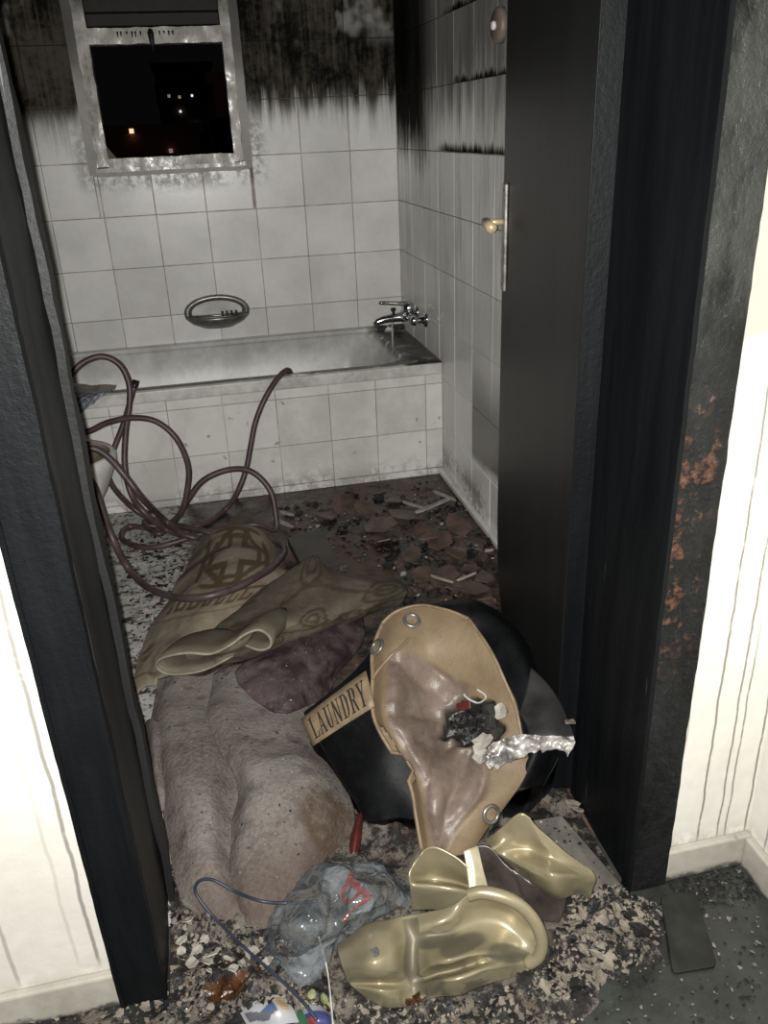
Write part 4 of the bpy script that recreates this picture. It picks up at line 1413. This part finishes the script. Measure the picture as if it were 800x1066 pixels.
# ------------------------------------------------------------------ melted gold plastic pieces
gold1 = empty('melted_gold_tub', (-0.6, -0.08, 0), 'melted gold plastic tub slumped in folds, large piece with rolled rim', 'plastic tub')
G1 = [
    [(351, 985, .05), (378, 964, .085), (402, 957, .095), (424, 953, .09), (446, 949, .10), (470, 943, .12), (497, 930, .15), (532, 938, .14), (557, 958, .11)],
    [(352, 992, .06), (379, 976, .11), (403, 969, .115), (424, 965, .085), (445, 962, .105), (468, 957, .115), (499, 945, .10), (533, 952, .09), (562, 975, .09)],
    [(354, 1001, .06), (381, 989, .12), (405, 984, .12), (427, 980, .075), (446, 976, .085), (468, 973, .085), (501, 962, .075), (534, 968, .065), (563, 986, .07)],
    [(356, 1009, .055), (384, 1003, .125), (407, 998, .115), (429, 995, .06), (449, 992, .105), (470, 989, .12), (503, 978, .085), (536, 982, .06), (564, 993, .05)],
    [(360, 1017, .045), (387, 1016, .10), (409, 1013, .09), (430, 1009, .045), (451, 1004, .105), (472, 1001, .125), (506, 991, .10), (538, 991, .055), (564, 998, .035)],
    [(363, 1023, .03), (389, 1023, .055), (411, 1023, .05), (431, 1020, .03), (452, 1014, .05), (474, 1010, .06), (508, 1001, .08), (540, 999, .04), (563, 1001, .025)],
    [(370, 1030, .03), (394, 1032, .065), (413, 1033, .05), (432, 1029, .025), (454, 1022, .075), (476, 1019, .10), (506, 1010, .09), (538, 1006, .035), (560, 1004, .018)],
    [(382, 1040, .012), (402, 1049, .012), (415, 1048, .012), (434, 1042, .012), (458, 1037, .03), (480, 1036, .04), (505, 1026, .04), (534, 1017, .015), (556, 1008, .01)]]


def gsoot(u, v):
    d = min(abs(u-.385-.02*sin(v*9))/.045 if .05 < v < .95 else 9, math.hypot((u-.52)/.14, (v-.30)/.09), math.hypot((u-.66)/.10, (v-.42)/.10), math.hypot((u-.85)/.10, (v-.62)/.16), math.hypot((u-.45)/.10, (v-.86)/.10))
    return max(0, min(1, (1.15-d)/.25))


patch('shell', G1, 'gold_vinyl', gold1, n=12, thick=0.004, amp=0.003, freq=16, drop=False, attrs={'soot': ('f', gsoot)})
rim = [(488, 932, .165), (500, 929, .172), (515, 931, .172), (533, 937, .165), (548, 948, .15), (559, 963, .13), (564, 980, .10), (561, 995, .07), (550, 1003, .05)]
B().tube(spline([pt(q) for q in rim], 6), 0.0105, 12).build('rolled_rim', 'gold_vinyl', gold1, True)
hl = pt((390, 990, .165))
chip('hole', hl, CAM-hl, 0.008, 'char', 5, 7, .001, .0, gold1)
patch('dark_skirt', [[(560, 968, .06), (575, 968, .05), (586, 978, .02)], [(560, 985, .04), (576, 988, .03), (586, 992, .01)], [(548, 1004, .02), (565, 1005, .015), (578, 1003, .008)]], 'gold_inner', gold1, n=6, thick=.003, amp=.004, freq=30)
gold2 = empty('melted_gold_tub', (-0.5, 0.05, 0), 'melted gold plastic piece with a tall shiny curl beside the basket', 'plastic tub')
patch('curl', [
    [(505, 876, .15), (522, 862, .20), (543, 848, .25), (565, 866, .215), (590, 888, .175), (617, 906, .125)],
    [(512, 882, .175), (530, 873, .185), (552, 868, .205), (573, 884, .185), (596, 899, .155), (620, 912, .115)],
    [(517, 888, .165), (536, 885, .165), (556, 886, .165), (575, 896, .17), (598, 906, .15), (621, 918, .10)],
    [(522, 893, .15), (540, 898, .165), (560, 905, .18), (579, 911, .185), (600, 914, .145), (619, 924, .08)],
    [(526, 897, .13), (544, 909, .135), (562, 921, .14), (581, 930, .14), (601, 924, .11), (616, 932, .06)],
    [(524, 900, .10), (543, 914, .10), (561, 927, .10), (582, 936, .09), (602, 930, .07), (614, 938, .03)]],
    'gold_vinyl', gold2, n=12, thick=0.004, amp=0.002, freq=18, drop=False)
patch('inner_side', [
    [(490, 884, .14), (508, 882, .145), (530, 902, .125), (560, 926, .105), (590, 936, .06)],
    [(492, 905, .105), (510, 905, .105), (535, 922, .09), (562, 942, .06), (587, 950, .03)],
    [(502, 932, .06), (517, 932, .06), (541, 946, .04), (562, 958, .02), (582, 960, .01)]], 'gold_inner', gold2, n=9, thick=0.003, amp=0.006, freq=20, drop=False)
patch('cup', [
    [(432, 896, .14), (449, 883, .165), (470, 890, .16), (490, 905, .145), (502, 915, .12)],
    [(427, 908, .13), (445, 900, .115), (468, 908, .105), (487, 917, .105), (502, 924, .105)],
    [(427, 916, .12), (445, 916, .075), (468, 919, .075), (487, 923, .085), (503, 930, .09)],
    [(427, 925, .10), (447, 922, .115), (470, 925, .115), (487, 929, .10), (504, 937, .08)],
    [(429, 948, .03), (450, 948, .04), (470, 950, .045), (488, 948, .05), (506, 946, .05)]], 'gold_vinyl', gold2, n=10, thick=0.003, amp=0.003, freq=20, drop=False)
patch('pale_flap', [[(483, 886, .165), (490, 883, .168), (498, 880, .165)], [(486, 905, .145), (494, 903, .148), (503, 903, .145)], [(489, 929, .12), (499, 927, .122), (509, 925, .115)]], 'gold_pale', gold2, n=7, thick=0.003)

# ------------------------------------------------------------------ clear plastic bag
def pr(u, v):
    k = 0
    if abs(u-0.60-0.06*sin(v*16)) < 0.022 and 0.25 < v < 0.7: k = 1
    if abs(math.hypot((u-.55)*1.2, v-.42)-.08) < .018: k = 1
    return k*0.85


bag = patch('clear_plastic_bag', [
    [(292, 942, .03), (318, 915, .07), (345, 898, .08), (372, 900, .07), (400, 905, .06), (420, 915, .02)],
    [(284, 962, .04), (315, 937, .11), (345, 920, .12), (372, 918, .11), (402, 918, .10), (427, 932, .03)],
    [(278, 985, .03), (312, 962, .12), (345, 945, .11), (370, 938, .13), (400, 935, .10), (424, 945, .03)],
    [(280, 1004, .015), (310, 990, .08), (340, 972, .09), (366, 960, .10), (390, 955, .07), (412, 955, .02)],
    [(292, 1014, .006), (312, 1010, .02), (338, 1000, .03), (360, 985, .03), (378, 972, .03), (395, 964, .01)]],
    'clear_film', None, n=18, thick=0.0, amp=0.020, freq=15, shape=lambda u, v, q: 0.034*(0.3-abs(noise.noise(Vector((q.x*15, q.y*9, q.z*9)))))+0.008*(0.3-abs(noise.noise(q*38))), drop=False, attrs={'pr': ('f', pr)})
setp(bag, 'crumpled clear plastic bag with red print in front of the grey towel', 'plastic bag')
o = patch('red_strip', [[(372, 848, .03), (376, 846, .05), (379, 848, .03)], [(366, 868, .03), (371, 866, .04), (377, 868, .03)], [(362, 888, .01), (368, 890, .02), (375, 887, .01)]], 'red_plastic', None, n=5, thick=.003)
setp(o, 'dark red plastic strip between the grey towel and the basket', 'strip')

# printed packet at the front, partly under the blue cord


def pk2(u, v):
    if u > 0.66 and .10 < v < .58:
        s = (v*9) % 1
        return (0.62, 0.40, 0.04) if s < .72 and .70 < u < .86 else (0.55, 0.55, 0.56)
    if math.hypot(u-.52, v-.42) < .09: return (0.08, 0.16, 0.42)
    if .28 < v-.35*abs(u-.5)+.08*sin(u*12) < .62 and .10 < u < .62: return (0.13, 0.13, 0.17)
    return (0.56, 0.57, 0.59)


o = patch('snack_packet', [
    [(246, 1050, .03), (262, 1043, .045), (282, 1034, .05), (296, 1036, .04)],
    [(254, 1060, .03), (270, 1056, .05), (290, 1048, .055), (304, 1050, .04)],
    [(262, 1074, .02), (280, 1072, .035), (298, 1066, .04), (312, 1064, .03)]], 'printed', None, n=14, thick=0.002, amp=0.006, freq=26, attrs={'tint': ('c', pk2)})
setp(o, 'white printed packet with dark, blue and yellow marks at the front edge of the rubble', 'packet')


def pk3(u, v):
    if u < .22: return (0.03, 0.16, 0.07)
    if math.hypot(u-.36, v-.5) < .14: return (0.45, 0.06, 0.04)
    if v < .25: return (0.40, 0.42, 0.48)
    return (0.045, 0.06, 0.25)


o = patch('printed_wrapper', [[(308, 1053, .02), (325, 1047, .04), (345, 1052, .02)], [(312, 1066, .02), (330, 1062, .04), (350, 1064, .02)], [(318, 1078, .01), (336, 1076, .02), (354, 1078, .01)]], 'printed', None, n=12, thick=.002, amp=.006, freq=30, attrs={'tint': ('c', pk3)})
setp(o, 'blue, red and green printed wrapper beside the white packet', 'wrapper')

# cords
cp = [(330, 938, .085), (300, 940, .07), (272, 938, .085), (245, 928, .08), (222, 916, .095), (208, 917, .09), (203, 927, .07), (212, 942, .05), (226, 958, .035), (245, 977, .035), (265, 996, .035), (285, 1013, .04), (302, 1029, .045), (318, 1046, .055), (330, 1062, .05)]
o = B().tube(spline([pt(q) for q in cp], 5), 0.0028, 7).build('blue_cord', 'blue_cord', None, True)
setp(own(o), 'thin blue cord looping over the towel\'s lower end to the packet', 'cord')
cp = [(332, 975, .08), (336, 990, .05), (341, 1010, .035), (344, 1035, .035), (347, 1068, .035)]
o = B().tube(spline([pt(q) for q in cp], 5), 0.0016, 6).build('white_cord_loop', 'white_cord', None, True)
o.name = 'white_string'
setp(own(o), 'thin white string running from the plastic bag towards the wrapper', 'string')

# ------------------------------------------------------------------ boards, slab
def slab(name, pts4, z0, t, mat, label, cat, r=0.0):
    ps = [px(a, b, 2, z0) for a, b in pts4]
    bb = B()
    ring = []
    for k in range(4):
        p, a, b = ps[k], ps[k-1], ps[(k+1) % 4]
        if r:
            u, v = (a-p).normalized()*r, (b-p).normalized()*r
            for q in range(5):
                tq = q/4
                ring.append(p+u*(1-tq)**2+v*tq**2)
        else:
            ring.append(p)
    bb.loft([[q for q in ring], [q+Vector((0, 0, t)) for q in ring]], cap0=True, cap1=True)
    o = bb.build(name, mat, None, bevel=min(t*.3, .003))
    own(o)
    return setp(o, label, cat)


slab('floor_plate', [(687, 934), (724, 929), (747, 1008), (700, 1016)], 0.0005, 0.006, 'slab_dark', 'dark rectangular plate with rounded corners on the corridor floor by the right casing', 'plate', 0.012)
slab('dark_box_lid', [(300, 568), (337, 558), (354, 594), (318, 604)], 0.03, 0.03, 'dark_board', 'dark brown board behind the folded rug', 'board')
bb = B()
gp = [pt((548, 858, .03)), pt((585, 852, .05)), pt((648, 925, .012)), pt((640, 945, .008)), pt((600, 940, .01)), pt((560, 900, .02))]
bb.loft([gp, [p+Vector((0, 0, .008)) for p in gp]], cap0=True, cap1=True)
DROP.append(([p+Vector((0, 0, .008)) for p in gp], [[0, 1, 2, 3, 4, 5]]))
setp(own(bb.build('grey_board', 'grey_board', None, bevel=.002)), 'grey broken board leaning low behind the gold curl at the right jamb', 'board')

# ------------------------------------------------------------------ rubble beds (low mounds of ash and plaster)
def bed(name, x0, x1, y0, y1, h, mat, label, falloff, seed, nx=110, ny=90):
    vs, fs = [], []
    for j in range(ny+1):
        for i in range(nx+1):
            x, y = x0+(x1-x0)*i/nx, y0+(y1-y0)*j/ny
            f = falloff(x, y)
            q = Vector((x*11, y*11, seed))
            z = h*f*(0.45+0.8*noise.noise(q)+0.6*noise.noise(q*3.1)+0.35*noise.noise(q*8))
            z -= 0.004*(1-min(1, f*4))
            vs.append(Vector((x, y, max(z, -0.004))))
    for j in range(ny):
        for i in range(nx):
            a = j*(nx+1)+i
            fs.append([a, a+1, a+nx+2, a+nx+1])
    DROP.append((vs, fs))
    o = link(name, mesh(name, vs, fs, True), mat)
    setp(o, label, 'rubble', None, 'stuff')
    return o


def ss(v, a, b):
    t = max(0, min(1, (v-a)/(b-a)))
    return t*t*(3-2*t)


def f_door(x, y):
    d = noise.noise(Vector((x*5, y*5, 4)))*0.09
    return ss(x+d, -1.06, -1.0)*ss(-(x+d), 0.20, 0.32)*ss(y+d+0.30*(x+0.7)*-0.35, -0.27, -0.12)*ss(-(y+d), -0.50, -0.25)


def f_front(x, y):
    d = noise.noise(Vector((x*5, y*5, 4)))*0.06
    e = -0.12-0.28*ss(x, -1.3, -0.75)*ss(-x, 0.42, 0.55)
    return ss(y+d, e-0.02, e+0.08)*ss(-(y+d), -0.02, 0.06)*ss(-(x+d), 0.25, 0.40)*ss(x, -1.7, -1.2)


def f_bath(x, y):
    return 0.35+0.65*ss(noise.noise(Vector((x*3, y*3, 1))), -.3, .5)


bed('plaster_rubble', -1.06, -0.25, -0.30, 0.60, 0.028, 'rubble', 'loose ash and plaster rubble heaped in the doorway', f_door, 3.0)
bed('ash_rubble', -1.7, -0.20, -0.45, 0.03, 0.012, 'rubble', 'thin spread of ash and chips on the corridor floor', f_front, 7.0)
bed('burnt_litter', -1.7, -0.03, 0.42, 2.0, 0.007, 'bath_floor', 'burnt litter and soot lying over the bathroom floor', f_bath, 9.0, 130, 120)

# ------------------------------------------------------------------ loose chips
allv, allf = [], []
for vs, fs in DROP:
    o_ = len(allv)
    allv += [tuple(v) for v in vs]
    allf += [[o_+k for k in f] for f in fs]
bvh = BVHTree.FromPolygons(allv, allf)


def ground(x, y):
    h = bvh.ray_cast(Vector((x, y, 1.5)), Vector((0, 0, -1)))
    if h[0] is None or h[0].z < 0.0005:
        return Vector((x, y, 0.0005)), Vector((0, 0, 1))
    n_ = h[1]
    return h[0], (n_ if n_.z > 0 else -n_)


def scatter(name, region, mixes, label, seed, tall=0.5):
    """loose bits of several colours lying over one place: one uncountable object"""
    rg = random.Random(seed)
    bb = B()
    mi = []
    for slot, (count, size, mat) in enumerate(mixes):
        for _ in range(count):
            x, y = region(rg)
            p, nn = ground(x, y)
            s = rg.uniform(*size)*(0.6+0.8*rg.random()**3)
            nn = (nn+Vector((rg.gauss(0, .35), rg.gauss(0, .35), 0))*tall).normalized()
            t = nn.cross(Vector((rg.uniform(-1, 1), rg.uniform(-1, 1), .1))).normalized()
            b_ = nn.cross(t)
            n_ = rg.choice((4, 5, 6))
            i = len(bb.v)
            c = p+nn*(s*0.15+0.001)
            bb.v.append(c+nn*s*rg.uniform(-.1, .35))
            for k in range(n_):
                a = 2*pi*k/n_
                r_ = s*rg.uniform(.45, 1.15)
                bb.v.append(c+t*cos(a)*r_+b_*sin(a)*r_*rg.uniform(.5, 1)+nn*s*rg.uniform(-.1, .2))
            for k in range(n_):
                bb.f.append([i, i+1+k, i+1+(k+1) % n_])
                mi.append(slot)
    o = bb.build(name, mixes[0][2])
    for (_, _, mat) in mixes[1:]:
        o.data.materials.append(MT[mat])
    o.data.polygons.foreach_set('material_index', mi)
    return setp(o, label, 'rubble', None, 'stuff')


def reg_px(poly):
    """uniform over a photo polygon's footprint on the floor"""
    pts = [px(a, b, 2, 0.0) for a, b in poly]
    x0, x1 = min(p.x for p in pts), max(p.x for p in pts)
    y0, y1 = min(p.y for p in pts), max(p.y for p in pts)

    def f(rg):
        for _ in range(200):
            x, y = rg.uniform(x0, x1), rg.uniform(y0, y1)
            ins = False
            for k in range(len(pts)):
                a, b = pts[k], pts[k-1]
                if (a.y > y) != (b.y > y) and x < (b.x-a.x)*(y-a.y)/(b.y-a.y)+a.x:
                    ins = not ins
            if ins: return x, y
        return x, y
    return f


R_door = reg_px([(175, 945), (230, 965), (290, 975), (345, 985), (370, 1045), (430, 1052), (545, 1030), (580, 985), (625, 925), (650, 930), (700, 945), (690, 985), (640, 1030), (600, 1066), (170, 1066)])
R_right = reg_px([(600, 935), (650, 930), (695, 945), (680, 990), (640, 1020), (590, 1045), (545, 1045), (575, 990)])
R_left = reg_px([(175, 945), (230, 965), (290, 975), (330, 1000), (350, 1066), (150, 1066), (185, 1000)])
R_bath = reg_px([(270, 530), (460, 500), (519, 570), (521, 640), (440, 640), (420, 600), (330, 570)])
R_bathl = reg_px([(125, 560), (200, 555), (205, 580), (150, 680), (135, 640)])
R_tow = reg_px([(170, 710), (330, 690), (370, 850), (290, 950), (200, 930)])
R_cor = reg_px([(690, 930), (790, 900), (800, 1066), (560, 1066)])
R_mid = reg_px([(350, 1040), (430, 1052), (545, 1030), (545, 1060), (590, 1050), (590, 1080), (350, 1080)])
R_board = reg_px([(556, 862), (585, 855), (640, 922), (630, 935), (600, 930), (565, 895)])
R_bl = reg_px([(0, 1066), (130, 1035), (180, 1030), (180, 1090), (0, 1090)])
R_corner = reg_px([(690, 920), (775, 900), (800, 935), (740, 945)])
scatter('plaster_chips', R_right, [(820, (.003, .009), 'plaster_flake'), (800, (.003, .010), 'char')], 'heap of small beige and black chips beside the right casing', 1)
scatter('plaster_chips', R_left, [(560, (.002, .008), 'plaster_flake'), (560, (.003, .010), 'char'), (60, (.003, .008), 'amber_melt')], 'small beige and black chips in front of the left jamb', 3)
scatter('plaster_chips', R_mid, [(260, (.002, .008), 'plaster_flake'), (260, (.002, .009), 'char')], 'fine beige and black chips in front of the gold tub', 5)
scatter('burnt_bits', R_bath, [(280, (.005, .022), 'char'), (150, (.008, .024), 'brown_sheet'), (160, (.003, .011), 'paint_white')], 'black, brown and pale burnt bits over the bathroom floor by the right wall', 7)
scatter('burnt_bits', R_bathl, [(280, (.004, .014), 'paint_white'), (200, (.004, .014), 'char')], 'pale and black bits on the bathroom floor beside the left jamb', 10)
scatter('fallen_specks', R_tow, [(110, (.0015, .004), 'paint_white'), (170, (.0015, .005), 'char')], 'pale and black specks fallen on the grey towel', 12)
scatter('fallen_specks', R_cor, [(120, (.0015, .007), 'plaster_flake'), (170, (.002, .008), 'char')], 'pale and black specks on the corridor floor by the corner', 14)
scatter('fallen_specks', R_bl, [(130, (.002, .008), 'plaster_flake'), (60, (.002, .008), 'char')], 'pale and black specks along the left baseboard', 16)
scatter('soot_bits', R_corner, [(170, (.003, .011), 'char')], 'black soot bits along the right baseboard', 17)
scatter('fallen_specks', R_board, [(26, (.002, .008), 'char'), (14, (.002, .006), 'paint_white')], 'black and pale specks lying on the grey board', 18)

# larger flakes that can be told apart
rg = random.Random(21)


def flakes(name, spots, mat, label, cat, group, size, n=9, thick=.002, curl=.25):
    for k, (qx, qy) in enumerate(spots):
        p = px(qx, qy, 2, 0.02)
        p, nn = ground(p.x, p.y)
        nn = (nn+Vector((rg.gauss(0, .25), rg.gauss(0, .25), 0))).normalized()
        s = size*rg.uniform(.7, 1.3)
        o = chip(name, p+nn*(s*.2+.003), nn, s, mat, 300+k*7+len(name), n, thick, curl)
        setp(o, label, cat, group)


flakes('paint_flake', [(196, 960), (188, 975), (205, 985), (212, 972), (222, 990), (236, 996), (215, 1002), (228, 985), (250, 1005), (275, 1003), (242, 1012), (187, 985), (200, 1000), (218, 1012), (258, 990), (265, 985)], 'paint_white', 'curled off-white paint flake in the rubble between left jamb and plastic bag', 'flake', 'curled paint flakes by the left jamb', .012, 7)
flakes('plaster_flake', [(600, 960), (615, 970), (628, 958), (640, 975), (622, 990), (608, 985), (596, 1000), (635, 995), (650, 962), (612, 1005), (588, 1015), (625, 1010), (570, 1025), (605, 948), (640, 945), (662, 955)], 'plaster_flake', 'beige plaster flake in the heap beside the right casing', 'flake', 'plaster flakes by the right casing', .013, 10)
flakes('char_piece', [(595, 975), (618, 945), (648, 985), (632, 965), (665, 965), (655, 950), (580, 1005), (602, 1022)], 'char', 'black char piece in the heap beside the right casing', 'char', 'char pieces by the right casing', .017, 9, .004)
flakes('sheet_fragment', [(380, 530), (395, 545), (420, 535), (400, 560), (440, 548), (455, 560), (430, 575), (470, 575), (490, 590), (485, 610), (460, 600), (500, 620), (505, 600), (440, 595), (360, 525), (340, 535), (410, 520), (475, 545), (508, 640), (450, 625)], 'brown_sheet', 'flat brown burnt sheet fragment on the bathroom floor by the right wall', 'fragment', 'brown fragments on the bathroom floor', .064, 6, .003, .06)
flakes('burnt_lump', [(408, 578), (425, 620), (412, 568), (395, 515), (365, 512), (440, 566), (470, 560), (492, 572), (462, 585), (500, 585), (430, 540), (405, 585), (510, 560), (480, 520), (425, 586)], 'char', 'black burnt lump on the bathroom floor by the right wall', 'burnt lump', 'burnt lumps on the bathroom floor', .022, 8, .012, .4)
flakes('amber_blob', [(235, 1025), (245, 1032), (225, 1030), (250, 1022)], 'amber_melt', 'shiny amber-brown melted blob behind the white packet', 'melted blob', 'amber blobs by the packet', .022, 9, .006, .3)
flakes('amber_blob', [(428, 1040), (436, 1034)], 'amber_melt', 'amber-brown melted blob under the front of the gold tub', 'melted blob', 'amber blobs by the gold tub', .015, 9, .008, .4)
flakes('leaf_scrap', [(318, 1043), (326, 1047), (333, 1041), (325, 1037), (338, 1046)], 'green_leaf', 'small yellow-green scrap above the printed wrapper', 'scrap', 'yellow-green scraps', .010, 8, .001, .4)
flakes('plaster_flake', [(596, 836), (588, 842), (603, 842)], 'plaster_flake', 'pale flake on the pile at the foot of the door, behind the grey board', 'flake', 'flakes at the door foot', .018, 10)

# splinters of wood
for k, (a, b, wd, lb_) in enumerate([
    ((433, 534), (470, 519), .011, 'long pale wood splinter near the tub\'s right corner'),
    ((452, 512), (474, 521), .008, 'short pale wood splinter touching the long one near the tub corner'),
    ((420, 523), (443, 530), .007, 'pale splinter lying left of the long one near the tub corner'),
    ((449, 600), (472, 607), .004, 'thin white splinter on the brown fragments'),
    ((476, 605), (496, 597), .004, 'thin white splinter on the brown fragments beside the skirting'),
    ((284, 540), (305, 549), .010, 'pale splinter by the right end of the hose'),
    ((292, 533), (306, 537), .008, 'short pale splinter by the hose, behind the longer one'),
    ((436, 562), (466, 558), .005, 'thin brown splinter among the burnt fragments'),
    ((505, 574), (514, 573), .006, 'small white sliver against the right wall skirting')]):
    p, q = px(*a, 2, .018), px(*b, 2, .022)
    d = (q-p).normalized()
    s = d.cross(Vector((0, 0, 1)))
    bb = B()
    bb.loft([[c+s*wd*a1*f+Vector((0, 0, 1))*h for a1, h in ((-1, 0), (1, 0), (.8, .005), (-.7, .006))] for c, f in ((p, .5), (p.lerp(q, .15), 1), (p.lerp(q, .8), .9), (q, .4))], cap0=True, cap1=True)
    setp(own(bb.build('wood_splinter', 'splinter' if k != 7 else 'brown_sheet')), lb_, 'splinter')

# two dark drips of soot sludge at the left baseboard
for (qx, qy, s, lb_) in ((45, 1062, .026, 'larger round puddle of black sludge under the left baseboard'), (66, 1061, .02, 'smaller round puddle of black sludge under the left baseboard')):
    c = px(qx, qy+6, 2, 0.0)
    bb = B().loft([[c+Vector((s*r_*cos(2*pi*k/18)*(1+.12*sin(3*2*pi*k/18)), s*r_*.8*sin(2*pi*k/18), h)) for k in range(18)] for r_, h in ((1, .0005), (.93, .003), (.7, .0045), (.05, .005))], cap1=True)
    setp(own(bb.build('sludge_puddle', 'char', None, True)), lb_, 'puddle')
